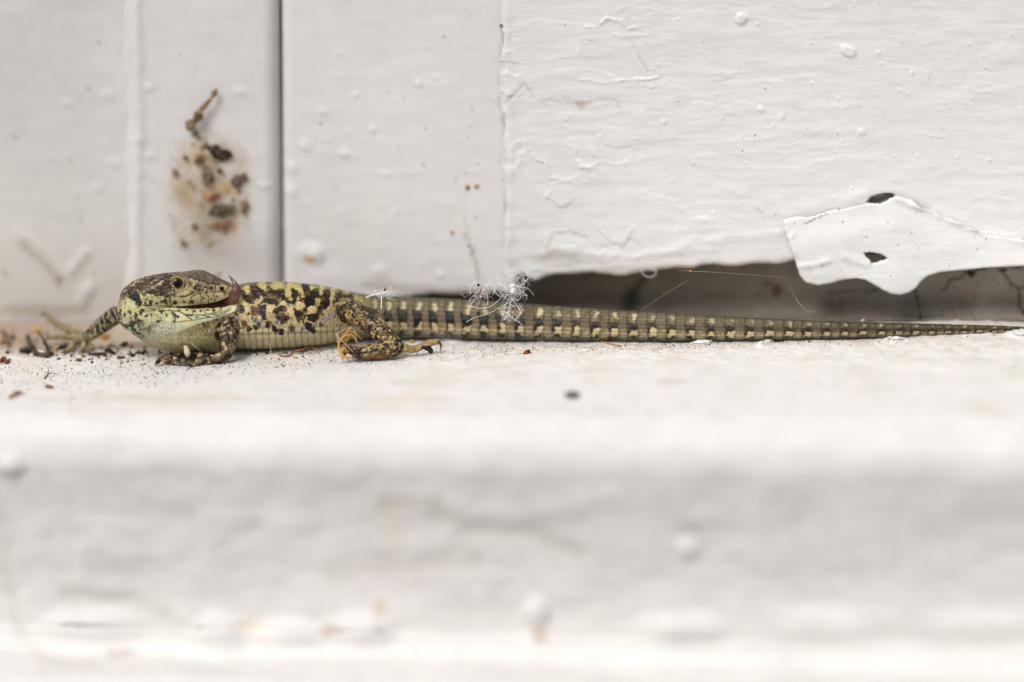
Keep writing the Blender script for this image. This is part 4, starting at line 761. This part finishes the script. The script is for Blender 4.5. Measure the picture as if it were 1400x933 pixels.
def lump(c, dims, rot, seed, n_=10, rough=.25):
    """irregular crumb: noisy ellipsoid"""
    g = np.random.default_rng(seed); nu, nv = n_, n_//2+2; V = []
    for i in range(nv+1):
        for j in range(nu):
            a, b = math.pi*i/nv, 2*math.pi*j/nu; V.append((math.cos(a), math.sin(a)*math.cos(b), math.sin(a)*math.sin(b)))
    V = np.array(V); V *= (1+rough*noise(V+g.uniform(0, 99, 3), .55, seed, 2)*1.6)[:, None]; V *= dims
    Rm = np.array(Matrix.Rotation(rot[2], 3, 'Z')@Matrix.Rotation(rot[1], 3, 'Y')@Matrix.Rotation(rot[0], 3, 'X'))
    return V@Rm.T+c, [(i*nu+j, i*nu+(j+1) % nu, (i+1)*nu+(j+1) % nu, (i+1)*nu+j) for i in range(nv) for j in range(nu)]
def two_tone(V, c1, c2, seed, sc_=.5): t = np.clip(noise(V+seed*3.1, sc_, seed, 2)*1.6+.5, 0, 1)[:, None]; return C(*c1)*(1-t)+C(*c2)*t
def thing(name, V, F, m_, label, cat, c1=None, c2=None, group=None, seed=1, smooth=True):
    c = V.mean(0); o = link(name, mesh(V-c, F, two_tone(V, c1, c2, seed) if c1 else None), None, m_, smooth); o.location = Vector(c)*S
    return tag(o, label, cat, group)
def crumb(name, px, py, dims, rot, c1, c2, label, cat='crumb', seed=1, lift=.6, rough=.25, n_=12):
    if name == 'white_flake': lift, rough, n_ = .1, .6, 18; dims = (dims[0]*.75, dims[1]*.75, dims[2])
    p, n_rm = hit(px, py); V, F = lump(p+n_rm*min(dims)*lift, dims, [math.radians(q) for q in rot], seed, n_, rough); return thing(name, V, F, M['crumb'], label, cat, c1, c2, seed=seed)
K = crumb
K('brown_pellet', 68, 531, (.72, .3, .28), (0, 0, -28), (120, 74, 38), (165, 110, 62), 'brown oval pellet lying alone on the sill at the lower left', 'pellet', 1)
K('dark_crumb', 721, 484, (.55, .35, .42), (0, 0, 20), (60, 34, 20), (190, 110, 55), 'dark brown crumb in front of the middle of the tail', 'crumb', 2, rough=.4)
K('grey_pellet', 783, 543, (1.0, .6, .5), (0, 0, 10), (96, 80, 74), (120, 104, 96), 'blurred dark grey pellet near the front edge of the sill', 'pellet', 3)
K('dirt_clump', 229, 497, (.5, .45, .5), (0, 0, 0), (140, 98, 58), (200, 160, 110), 'crumbly tan clump touching the near front foot', 'crumb', 4, rough=.5)
K('dirt_clump', 237, 500, (.22, .2, .25), (0, 0, 0), (130, 84, 48), (180, 130, 80), 'tiny brown clump just right of the tan clump at the front foot', 'crumb', 5, rough=.5)
K('yellow_crumb', 52, 456, (.55, .5, .6), (0, 0, 0), (205, 150, 70), (225, 180, 100), 'yellow crumb under the fingers of the stretched foot', 'crumb', 6)
K('black_seed', 84, 478, (.45, .4, .42), (0, 0, 0), (20, 18, 16), (40, 34, 30), 'round black seed below the stretched foot', 'seed', 7, rough=.1)
K('amber_crumb', 143, 464, (.6, .5, .5), (0, 0, 20), (200, 140, 60), (170, 120, 80), 'amber crumb under the stretched front leg', 'crumb', 8)
K('dark_crumb', 170, 474, (.5, .4, .45), (0, 0, 20), (46, 30, 24), (100, 64, 44), 'dark crumb under the left of the lizard chest', 'crumb', 9, rough=.45)
K('red_crumb', 165, 491, (.5, .25, .25), (0, 0, 20), (112, 56, 38), (90, 44, 30), 'flat rust red crumb below the chest', 'crumb', 10)
K('dark_crumb', 148, 482, (.45, .4, .35), (0, 0, 0), (34, 30, 28), (60, 50, 44), 'sooty crumb between stretched foot and chest', 'crumb', 11, rough=.5)
K('dark_crumb', 132, 486, (1.0, .4, .3), (0, 0, 8), (38, 32, 28), (70, 60, 50), 'long black crumb right of the stretched foot', 'crumb', 12, rough=.5)
K('dark_crumb', 194, 484, (.8, .4, .25), (0, 0, 8), (40, 32, 28), (80, 66, 56), 'flat dark crumb directly under the throat', 'crumb', 13, rough=.5)
K('brown_crumb', 5, 470, (.5, .4, .4), (0, 0, 30), (100, 66, 40), (150, 110, 70), 'brown crumb at the very left edge against the panel', 'crumb', 14, rough=.5)
K('brown_crumb', 108, 494, (.4, .22, .22), (0, 0, 0), (120, 86, 50), (90, 66, 40), 'small brown crumb in front of the stretched foot', 'crumb', 15, rough=.5)
K('grey_lump', 593, 462, (.7, .5, .4), (0, 0, 0), (150, 150, 130), (110, 120, 100), 'grey green lump under the tail base above the long toe', 'crumb', 16, rough=.4)
K('yellow_crumb', 563, 469, (.35, .3, .3), (0, 0, 0), (215, 180, 90), (190, 140, 60), 'small yellow crumb just above the long hind toe', 'crumb', 17)
K('yellow_crumb', 404, 490, (.28, .22, .15), (0, 0, 0), (225, 170, 60), (200, 140, 40), 'bright yellow crumb below the belly', 'crumb', 18)
K('orange_crumb', 378, 503, (.2, .16, .14), (0, 0, 0), (225, 150, 40), (200, 120, 30), 'tiny orange crumb in front of the belly', 'crumb', 19)
K('dark_crumb', 442, 471, (.9, .6, .5), (0, 0, 0), (36, 28, 22), (60, 46, 34), 'dark crumb in the shade under the rear belly', 'crumb', 20, rough=.3)
K('white_flake', 1224, 463, (1.1, .6, .22), (0, 0, 6), (238, 236, 232), (244, 243, 240), 'white paint chip below the thin end of the tail', 'paint chip', 21, rough=.3)
K('white_flake', 962, 468, (1.5, .8, .22), (0, 0, 2), (232, 230, 226), (242, 240, 238), 'wide white paint chip below the middle of the tail', 'paint chip', 22, rough=.3)
K('white_flake', 850, 466, (.7, .4, .25), (0, 0, 2), (238, 236, 234), (240, 238, 238), 'small white paint chip touching the tail left of the wide chip', 'paint chip', 23, rough=.3)
K('white_flake', 1393, 456, (1.2, .7, .45), (0, 0, -4), (240, 239, 236), (244, 243, 240), 'white paint chip at the right edge by the tail tip', 'paint chip', 24, rough=.3)
K('white_flake', 56, 483, (.9, .35, .35), (0, 10, -18), (238, 236, 232), (228, 226, 222), 'white paint chip caught in the dark curled scraps at the left', 'paint chip', 25, rough=.35)
K('white_flake', 610, 463, (1.6, .7, .35), (0, 0, 2), (214, 206, 198), (226, 220, 214), 'dusty paint chip under the tail base', 'paint chip', 26, rough=.4)
def strand(name, pts, r_, m_, label, cat, n_=20, c1=None, c2=None, flat=1, lift=None, seed=1, sides=6):
    P_ = smooth_path(pts, n_); rr_ = r_ if np.ndim(r_) == 0 else np.interp(np.linspace(0, 1, n_), np.linspace(0, 1, len(r_)), r_)
    V, F = tube(P_, rr_, sides, flat); return thing(name, V, F, m_, label, cat, c1, c2, seed=seed)
on = lambda px, py, l=.15: (lambda q: q[0]+q[1]*l)(hit(px, py))
strand('straw', [on(822, 469), on(834, 471.5), on(849, 475)], [.12, .13, .08], M['crumb'], 'short orange straw lying below the tail', 'straw', c1=(170, 105, 50), c2=(205, 150, 80))
strand('splinter', [on(61, 519), on(64, 515), on(67, 511, .5)], [.12, .1, .05], M['crumb'], 'thin dark splinter leaning on the sill at the left', 'splinter', c1=(90, 60, 45), c2=(130, 90, 70))
strand('bark_strip', [on(12, 546), on(20, 543, .4), on(27, 538, .2), on(32, 541, .2)], [.15, .28, .2, .1], M['crumb'], 'tan curled scrap at the lower left edge of the sill', 'scrap', c1=(165, 115, 70), c2=(205, 160, 110))
strand('bark_strip', [on(0, 497), on(6, 493, .4), on(9, 498, .2), on(14, 494, .3)], [.3, .25, .3, .15], M['crumb'], 'rusty broken scrap at the left edge of the sill', 'scrap', c1=(150, 70, 35), c2=(110, 70, 45))
strand('bark_strip', [on(1, 453, .3), on(5, 462, .8), on(9, 471, .4), on(13, 478, .2)], [.2, .3, .25, .15], M['crumb'], 'dark scrap leaning against the panel at the left edge', 'scrap', c1=(46, 44, 42), c2=(150, 120, 90))
strand('dry_leaf', [on(36, 463, .4), on(39, 470, 1), on(44, 480, .6), on(52, 487, .3), on(63, 489, .4), on(66, 485, .6), on(60, 474, 1.4), on(50, 467, 1.6)], [.2, .35, .4, .35, .4, .3, .2, .1], M['crumb'], 'dark curled leaf scrap with a white chip in it below the stretched foot', 'leaf scrap', 34, c1=(40, 32, 28), c2=(96, 76, 60), seed=3)
strand('dry_leaf', [on(28, 483, .2), on(34, 484, .5), on(42, 483, .3)], [.2, .4, .3], M['crumb'], 'small black scrap left of the curled leaf scrap', 'leaf scrap', c1=(30, 26, 24), c2=(50, 44, 40))
strand('red_strip', [on(380, 485, .3), on(384, 488, .15), on(395, 488, .15), on(401, 484, .3), on(412, 482, .4), on(424, 480, .5), on(440, 482.5, .2)], [.08, .13, .1, .14, .16, .12, .05], M['crumb'], 'thin curled rust red strip under the belly', 'strip', 30, c1=(140, 74, 52), c2=(190, 130, 100))
strand('pale_husk', [at(253, 473, -.8), at(255, 478, -.9), at(256.5, 484, -.7), on(257.5, 490, .3)], [.2, .42, .42, .25], M['silk'], 'small pale rice shaped husk standing before the chest', 'husk')
strand('hair', [at(255, 463, .5), at(270, 477, -.5), on(284, 490, .2)], .022, M['fibre'], 'fine straight hair from the chest to the near front foot', 'hair', sides=4)
strand('hair', [at(369, 462, 4), at(369.5, 472, 3), on(371, 484, .1)], .03, M['fibre'], 'fine upright hair in front of the belly', 'hair', sides=4)
# amber husk caught in the hind foot: a cage of thin bent strips
def husk():
    e = empty('insect_husk', on(472, 489, 0)); tag(e, 'orange cage like insect husk with pale stalks caught at the hind foot', 'insect husk'); o_ = np.array(e.location)/S
    T5 = lambda a, b, dd: at(430+a/7.37, 400+b/7.37, dd)
    for pts, r_ in (([(250, 480, -2), (245, 560, -2.2), (270, 620, -2.3), (330, 660, -2.2), (400, 635, -2)], [.18, .26, .2, .16, .1]), ([(235, 515, -2), (300, 440, -2.3), (380, 430, -2)], [.16, .2, .14]), ([(300, 440, -2.3), (350, 375, -2.2), (380, 360, -1.6)], [.12, .14, .08]), ([(380, 430, -2), (400, 460, -2.2), (430, 510, -2.1)], [.14, .1, .06]), ([(345, 380, -2), (420, 420, -1.6), (480, 480, -1)], [.1, .1, .06]), ([(260, 500, -1.7), (320, 480, -1.4), (360, 430, -1.5)], [.1, .12, .08]), ([(270, 610, -2.1), (300, 560, -2.3), (330, 590, -2)], [.12, .12, .1]), ([(250, 560, -1.8), (300, 530, -1.5), (345, 470, -1.6)], [.1, .12, .06])):
        v, f_ = tube(smooth_path([T5(*p) for p in pts], 14)-o_, np.interp(np.linspace(0, 1, 14), np.linspace(0, 1, len(r_)), r_), 6, .6); link('strip', mesh(v, f_), e, M['amber'])
    for pts in ([(212, 418, -2.2), (280, 385, -2.4), (355, 352, -2.2)], [(215, 422, -2.1), (290, 500, -2.6), (390, 600, -2.4)], [(220, 450, -2.1), (240, 480, -2.2), (225, 500, -2)], [(215, 420, -2.1), (240, 440, -2.3), (235, 500, -2.1)], [(355, 352, -2.2), (400, 380, -2), (430, 520, -1.9)]):
        v, f_ = tube(smooth_path([T5(*p) for p in pts], 10)-o_, .042, 5); link('stalk', mesh(v, f_), e, M['silk'])
husk()
# silky tufts and threads
def fibres(n, gen, r_=.028, k=18):
    out = []
    for i in range(n):
        P_ = smooth_path(gen(i), k); out.append(tube(P_, r_*rng.uniform(.6, 1.3), 4))
    return merge(out)
def tuft():
    e = empty('fibre_tuft', at(690, 400, 2.2)); tag(e, 'tangled tuft of white silky fibres sticking to the board edge above the tail', 'fibre tuft'); o_ = np.array(e.location)/S
    g = np.random.default_rng(21); TT = lambda a, b, dd: at(630+a/10.36, 360+b/10.36, dd)
    fixed = [[(80, 835, -1), (200, 770, 0), (380, 720, 1), (600, 600, 2), (780, 500, 2.5), (860, 380, 2.5)], [(135, 500, 1), (250, 400, 2), (420, 270, 3), (600, 160, 4), (830, 20, 5)], [(700, 130, 3), (820, 90, 3), (930, 130, 3), (950, 220, 3), (880, 300, 3)], [(135, 440, 1), (130, 340, 1.5), (190, 280, 2), (260, 270, 2)], [(120, 520, 0), (150, 600, 0), (250, 640, 0), (400, 620, .5), (520, 540, 1.5), (640, 400, 2)], [(340, 250, 3), (370, 180, 3), (440, 160, 3), (520, 200, 3)], [(560, 480, 1), (480, 400, 1.5), (500, 300, 2), (620, 330, 2)], [(700, 480, 1), (820, 640, 0), (840, 720, 0), (760, 800, 0)], [(590, 740, 0), (640, 700, -.3), (720, 760, -.4), (880, 880, -.4)], [(540, 640, 0), (590, 720, 0), (640, 790, -.2), (580, 810, -.2)], [(860, 450, 2), (940, 460, 2), (870, 410, 2)], [(770, 470, 2), (700, 560, 1), (690, 700, 0)], [(380, 600, 0), (380, 480, 1), (330, 380, 1.5)], [(900, 260, 2.5), (1010, 190, 3)]]
    V, F = merge([tube(smooth_path([TT(*q) for q in p], 26)-o_, .03, 5) for p in fixed]); a = link('long_fibre', mesh(V, F), e, M['fibre'])
    def g1(i):
        a, b = g.normal(720, 60), g.normal(370, 60); t = g.uniform(0, 6.3); L_ = g.uniform(90, 330); q_ = g.normal(0, .75); z_ = g.normal(2, .7); pts = [(a, b, z_)]
        for _ in range(5): t += q_; a += L_/4*math.cos(t); b += L_/4*math.sin(t)*.75; z_ += g.normal(0, .35); pts.append((a, b, z_))
        return [TT(*q)-o_ for q in pts]
    V, F = fibres(100, g1, .017, 24); link('fine_fibres', mesh(V, F), e, M['fibre'])
    def g2(i):
        s_ = g.uniform(0, 1); a, b = 180+420*s_+g.normal(0, 30), 470-280*s_+g.normal(0, 35); t = g.uniform(0, 6.3); pts = [(a, b, 1+2*s_+g.normal(0, .3))]
        for _ in range(4): t += g.normal(.5, .7); a += 45*math.cos(t); b += 38*math.sin(t); pts.append((a, b, 1+2*s_+g.normal(0, .3)))
        return [TT(*q)-o_ for q in pts]
    V, F = fibres(60, g2, .016); link('fine_fibres', mesh(V, F), e, M['fibre'])
    def g3(i):
        a, b = g.normal(690, 40), g.normal(700, 50); t = g.uniform(0, 6.3); pts = [(a, b, g.normal(0, .3))]
        for _ in range(3): t += g.normal(.3, .8); a += 45*math.cos(t); b += 40*math.sin(t); pts.append((a, b, g.normal(0, .3)))
        return [TT(*q)-o_ for q in pts]
    V, F = fibres(36, g3, .017); link('fine_fibres', mesh(V, F), e, M['fibre'])
    for x, y, a, b in ((725, 320, 4, 3), (735, 395, 3, 4.2)):
        v, f_ = lump(TT(x, y, 1.5)-o_, (a*.095, .25, b*.095), (0, 0, 0), 31, 12, .3); link('knot', mesh(v, f_), e, M['fibre'])
tuft()
K2 = lambda name, px, py, dd, dims, c1, c2, label, seed, cat='crumb': thing(name, *lump(at(px, py, dd), dims, (.3, .2, .5), seed, 10, .35), M['crumb'], label, cat, c1, c2, seed=seed)
K2('red_crumb', 642.5, 404, 1, (.3, .18, .16), (165, 70, 30), (130, 60, 34), 'rust red crumb at the left end of the white fibre tuft', 41)
K2('brown_splinter', 656.8, 399, 1.4, (.1, .1, .6), (175, 90, 50), (140, 80, 50), 'upright brown splinter in the left of the fibre tuft', 42, 'splinter')
K2('dark_seed', 654, 390, 1.6, (.18, .16, .2), (40, 22, 16), (80, 46, 30), 'dark seed at the lower end of the hanging crumb thread', 43, 'seed')
# dangling thread of crumbs on the middle panel
def crumb_thread():
    e = empty('crumb_thread', on(645, 330)); tag(e, 'thin hanging thread beaded with tiny crumbs above the fibre tuft', 'thread'); o_ = np.array(e.location)/S
    pts = [(637, 240), (638, 258), (632, 285), (640, 318), (642, 333), (647, 345), (650, 357), (652, 370), (654, 388)]
    v, f_ = tube(smooth_path([on(*p, .5)-o_ for p in pts], 40), .02, 4); link('thread', mesh(v, f_), e, M['silk'])
    g = np.random.default_rng(8)
    for x, y, s_ in ((637, 236, .1), (642, 335, .17), (645, 341, .1), (648, 343, .1), (644, 347, .12), (649, 338, .1), (652.5, 356, .13), (650, 362, .09), (651.5, 364, .1), (652.5, 370, .12), (653, 379, .09), (646, 350, .08), (635.5, 320, .16)):
        cc = [(60, 40, 26), (190, 140, 70), (120, 74, 40)][g.integers(3)]; v, f_ = lump(on(x, y, .5)-o_, (s_, s_*.8, s_*1.1), (0, 0, 0), int(x*3+y), 8, .4); link('bead', mesh(v, f_, two_tone(v, cc, cc, 3)), e, M['crumb'])
crumb_thread()
K('wall_crumb', 639, 256, (.3, .22, .35), (0, 30, 0), (120, 80, 48), (190, 146, 90), 'brown amber crumb stuck on the middle panel, left one of a close pair', 'crumb', 51, rough=.5)
K('wall_crumb', 651, 254, (.35, .2, .22), (0, -30, 0), (180, 146, 100), (200, 170, 120), 'tan crumb stuck on the middle panel, right one of a close pair', 'crumb', 52, rough=.5)
K('wall_crumb', 618, 318, (.32, .2, .2), (0, 40, 0), (205, 150, 80), (90, 50, 26), 'lone tan and brown crumb on the middle panel left of the hanging thread', 'crumb', 53, rough=.4)
K('wall_crumb', 686, 35, (.28, .2, .2), (0, 0, 0), (130, 84, 60), (160, 110, 80), 'brown speck high on the seam of the rough board', 'crumb', 54)
strand('hair', [on(610, 290, .3), on(614, 282, .6), on(621, 281, .7), on(624, 290, .4)], .022, M['silk'], 'tiny arched hair on the middle panel above the lone crumb', 'hair', sides=4)
# small tuft lying on the tail base
def tuft2():
    c = at(525, 401, 2); g = np.random.default_rng(3)
    def g1(i):
        a, b = g.normal(522, 6), g.normal(402, 2.5); t = g.uniform(0, 6.3); pts = [at(a, b, 2+g.normal(0, .4))]
        for _ in range(3): t += g.normal(.3, .8); a += 4*math.cos(t); b += 2.4*math.sin(t); pts.append(at(a, b, 2+g.normal(0, .4)))
        return pts
    V, F = fibres(26, g1, .03); V2, F2 = tube(smooth_path([at(522, 404, 1.5), at(521.5, 412, .9), at(521, 423, .6)], 12), .06, 5); V3, F3 = tube(smooth_path([at(500, 407, 1), at(512, 403, 1.5), at(532, 399, 2)], 12), .09, 5)
    thing('fibre_tuft', *merge([(V, F), (V2, F2), (V3, F3)]), M['fibre'], 'small white fibre wisp lying on the tail base behind the hind leg', 'fibre tuft')
tuft2()
K2('red_crumb', 526.5, 396, 2, (.17, .16, .26), (130, 60, 40), (160, 80, 50), 'reddish crumb standing on the small white wisp at the tail base', 44)
K2('pale_shred', 1180, 438.5, 2, (.3, .12, .15), (205, 190, 160), (230, 220, 190), 'tiny pale shred on top of the thin tail', 45, 'shred')
# threads at the edge of the board
strand('fibre_loop', [ony(866, 352, YR-.3), ony(875, 366, YR-.5), ony(880, 376, YR-.6), ony(888, 379, YR-.7), ony(896, 376, YR-.7), ony(896.5, 370, YR-.6), ony(890, 368, YR-.4)], .045, M['fibre'], 'white looped fibre hanging from the lower edge of the rough board', 'fibre', 26, sides=5)
strand('web_thread', [at(925, 369, 1), at(945, 371, 1), at(985, 373, 1.5), at(1080, 380, 2)], [.01, .022, .012, .007], M['silk'], 'dusty web thread running along the upper edge of the dark gap', 'thread', 26, sides=4)
K2('amber_bead', 944, 371, .8, (.2, .16, .12), (225, 160, 50), (205, 130, 40), 'amber bead on the dusty thread at the board edge', 46, 'bead')
strand('web_thread', [at(1078, 388, 3), at(1086, 404, 3), at(1094, 417, 3), at(1106, 426, 3.5), at(1120, 425, 4)], [.008, .014, .04, .012, .007], M['silk'], 'curved web thread inside the dark gap left of the flake drip', 'thread', 26, sides=4)
strand('web_thread', [at(940, 384, 5), at(905, 405, 4), at(876, 424, 3)], .01, M['silk'], 'faint slanting thread across the left of the dark gap', 'thread', 12, sides=4)
# what hangs in the web on the post
def post_web():
    g = np.random.default_rng(12)
    def g1(i):
        a, b = g.normal(284, 22), g.normal(268, 32); t = g.uniform(0, 6.3); l = g.uniform(.2, 1.6); pts = [on(a, b, l)]
        for _ in range(4): t += g.normal(.2, .8); a += 12*math.cos(t); b += 12*math.sin(t); pts.append(on(np.clip(a, 236, 336), np.clip(b, 190, 330), l+g.normal(0, .25)))
        return pts
    V, F = fibres(120, g1, .03, 10); o = thing('spider_web', V, F, M['silk'], 'tangled tan spider web spread over the front of the post', 'spider web')
post_web()
strand('curled_bract', [on(298, 120, .8), on(293, 130, 1.1), on(283, 142, 1.2), on(276, 150, 1.2), on(272, 160, 1.2), on(262, 170, 1), on(258, 176, .7)], [.12, .55, .2, .35, .5, .35, .7, .8, .45, .9, .75, .3], M['crumb'], 'jagged dry brown stem hanging at the top of the web on the post', 'stem', 30, c1=(96, 78, 56), c2=(165, 135, 100), flat=.6)
for a in ((302, 208, 1.5, .9, 20, (36, 24, 20), (70, 44, 34), 'dark winged insect scrap, uppermost in the web on the post'), (296, 204, .6, 1.0, 70, (40, 28, 22), (60, 40, 30), 'small pointed dark scrap beside the winged insect scrap'), (283, 238, .7, 1.6, -15, (105, 84, 62), (80, 62, 46), 'upright grey brown scrap in the middle of the web'), (326, 246, 1.3, .8, -35, (120, 98, 84), (90, 70, 60), 'grey brown scrap at the right of the web'), (290, 267, 1.4, .5, 0, (214, 136, 66), (190, 110, 56), 'bright orange scrap in the centre of the web'), (299, 289, 1.3, 1.0, 0, (52, 36, 28), (90, 64, 48), 'dark brown lump just below the orange scrap'), (314, 284, .7, 1.0, 10, (120, 96, 76), (90, 72, 58), 'small grey lump right of the dark brown lump'), (302, 306, 1.5, .5, -8, (172, 118, 70), (146, 98, 60), 'flat rusty scrap at the bottom of the web'), (334, 281, .5, .9, 0, (158, 120, 90), (136, 104, 80), 'little tan scrap at the right rim of the web'), (254, 215, .4, .4, 0, (120, 105, 90), (100, 90, 76), 'tiny round grey speck at the left of the web'), (240, 235, .4, .7, -20, (185, 150, 110), (165, 130, 95), 'faint tan scrap at the left rim of the web'), (252, 332, .5, .6, 0, (165, 130, 100), (140, 112, 86), 'small tan scrap low on the left below the web')):
    x, y, w_, h_, rot, c1, c2, lb = a; p = on(x, y, .45); thing('web_scrap', *lump(p, (w_*.8, .22, h_*.8), (0, math.radians(rot), 0), int(x), 16, .85), M['crumb'], lb, 'scrap', c1, c2, seed=int(x))
strand('web_thread', [on(383, 296, .5), on(388, 304, .7), on(393, 312, .3)], .04, M['fibre'], 'short pale thread across the dark upright joint', 'thread', sides=4)
def web_bits():
    g = np.random.default_rng(41); P_ = []; CC = []
    for i in range(38):
        a, b = g.normal(286, 20), g.normal(268, 30)
        if i < 14: a, b = g.normal(274, 5), g.uniform(180, 225)
        q = on(a, b, g.uniform(.05, .4)); s_ = g.uniform(.12, .5); v, f_ = lump(q, (s_*g.uniform(.4, 1.6), .1, s_*g.uniform(.4, 1.4)), (0, g.uniform(0, 3), 0), i, 8, .8); P_.append((v, f_))
        CC.append(np.repeat(C(*[(176, 146, 104), (150, 118, 82), (110, 86, 64), (198, 176, 140), (176, 124, 78)][g.choice(5, p=[.3, .25, .15, .22, .08])])[None], len(v), 0))
    V, F = merge(P_); o = link('web_debris', mesh(V, F, np.vstack(CC)), None, M['crumb']); tag(o, kind='stuff')
web_bits()
# ---- grit: uncountable, one mesh each
def grit(name, zones, mat_, pal, base_n, sizes, seed, lift=.25):
    g = np.random.default_rng(seed); Vo = np.array([(1, 0, 0), (-1, 0, 0), (0, 1, 0), (0, -1, 0), (0, 0, 1), (0, 0, -1)], float); Fo = np.array([(0, 2, 4), (2, 1, 4), (1, 3, 4), (3, 0, 4), (2, 0, 5), (1, 2, 5), (3, 1, 5), (0, 3, 5)])
    VV, FF, CC, k = [], [], [], 0
    for (x0, y0, x1, y1, wd, n, fs) in zones:
        for _ in range(n):
            t = g.uniform(); x = x0+(x1-x0)*t+g.normal(0, 3); y = y0+(y1-y0)*t+g.normal(0, wd); p, nn = hit(x, y)
            if name == 'sill_grit' and nn[2] < .5: continue
            s_ = sizes[0]*math.exp(g.normal(0, sizes[1]))*fs; s_ = min(s_, sizes[0]*3.2*fs); v = Vo*g.uniform(.5, 1.4, 3)*s_; a = g.uniform(0, 6.3); c_, q_ = math.cos(a), math.sin(a)
            v = np.stack([v[:, 0]*c_-v[:, 1]*q_, v[:, 0]*q_+v[:, 1]*c_, v[:, 2]], 1)+g.normal(0, .15*s_, (6, 3)); VV.append(v+p+nn*s_*lift); FF.append(Fo+k); k += 6
            cc = pal[g.integers(len(pal))]; CC.append(np.repeat(cc[None], 6, 0))
    o = link(name, mesh(np.vstack(VV), np.vstack(FF), np.vstack(CC)), None, M['crumb'], False); tag(o, kind='stuff')
pal = np.array([C(*c) for c in ((28, 24, 22), (34, 28, 24), (60, 42, 30), (112, 80, 54), (160, 120, 84), (190, 150, 100), (205, 176, 130), (214, 206, 198), (230, 226, 220), (150, 130, 115), (44, 36, 32))])
grit('sill_grit', [(0, 512, 300, 506, 13, 1700, 1), (0, 535, 250, 530, 14, 220, 1), (200, 503, 520, 492, 7, 1100, 1), (450, 490, 700, 478, 7, 800, 1), (650, 478, 960, 472, 4.5, 1100, .9), (900, 472, 1250, 464, 3.5, 1500, .8), (1200, 463, 1370, 458, 2.5, 300, .8), (0, 470, 200, 480, 10, 420, 1.3), (0, 445, 160, 450, 9, 150, 1.2), (300, 484, 700, 470, 4, 500, 1), (0, 560, 1300, 530, 14, 60, 1.3)], None, pal, 0, (.055, .45), 5)
grit('leaf_litter', [(325, 482, 440, 483, 2, 70, .7), (190, 485, 300, 486, 2.5, 45, .7), (0, 470, 200, 482, 8, 130, 1), (30, 482, 190, 487, 4, 90, 1), (0, 455, 150, 460, 6, 40, 1)], None, pal[[0, 1, 2, 2, 3, 10, 4, 7, 5, 3]], 0, (.2, .4), 9, .2)
grit('board_specks', [(700, 60, 1400, 80, 60, 60, .9), (900, 180, 1400, 200, 60, 110, .8), (1080, 320, 1400, 340, 25, 40, .9), (620, 300, 660, 100, 30, 26, .9), (1060, 290, 1090, 350, 8, 26, .9), (100, 200, 360, 380, 60, 20, 1.3)], None, pal[[0, 1, 2, 3, 4, 9]], 0, (.06, .35), 6, .1)
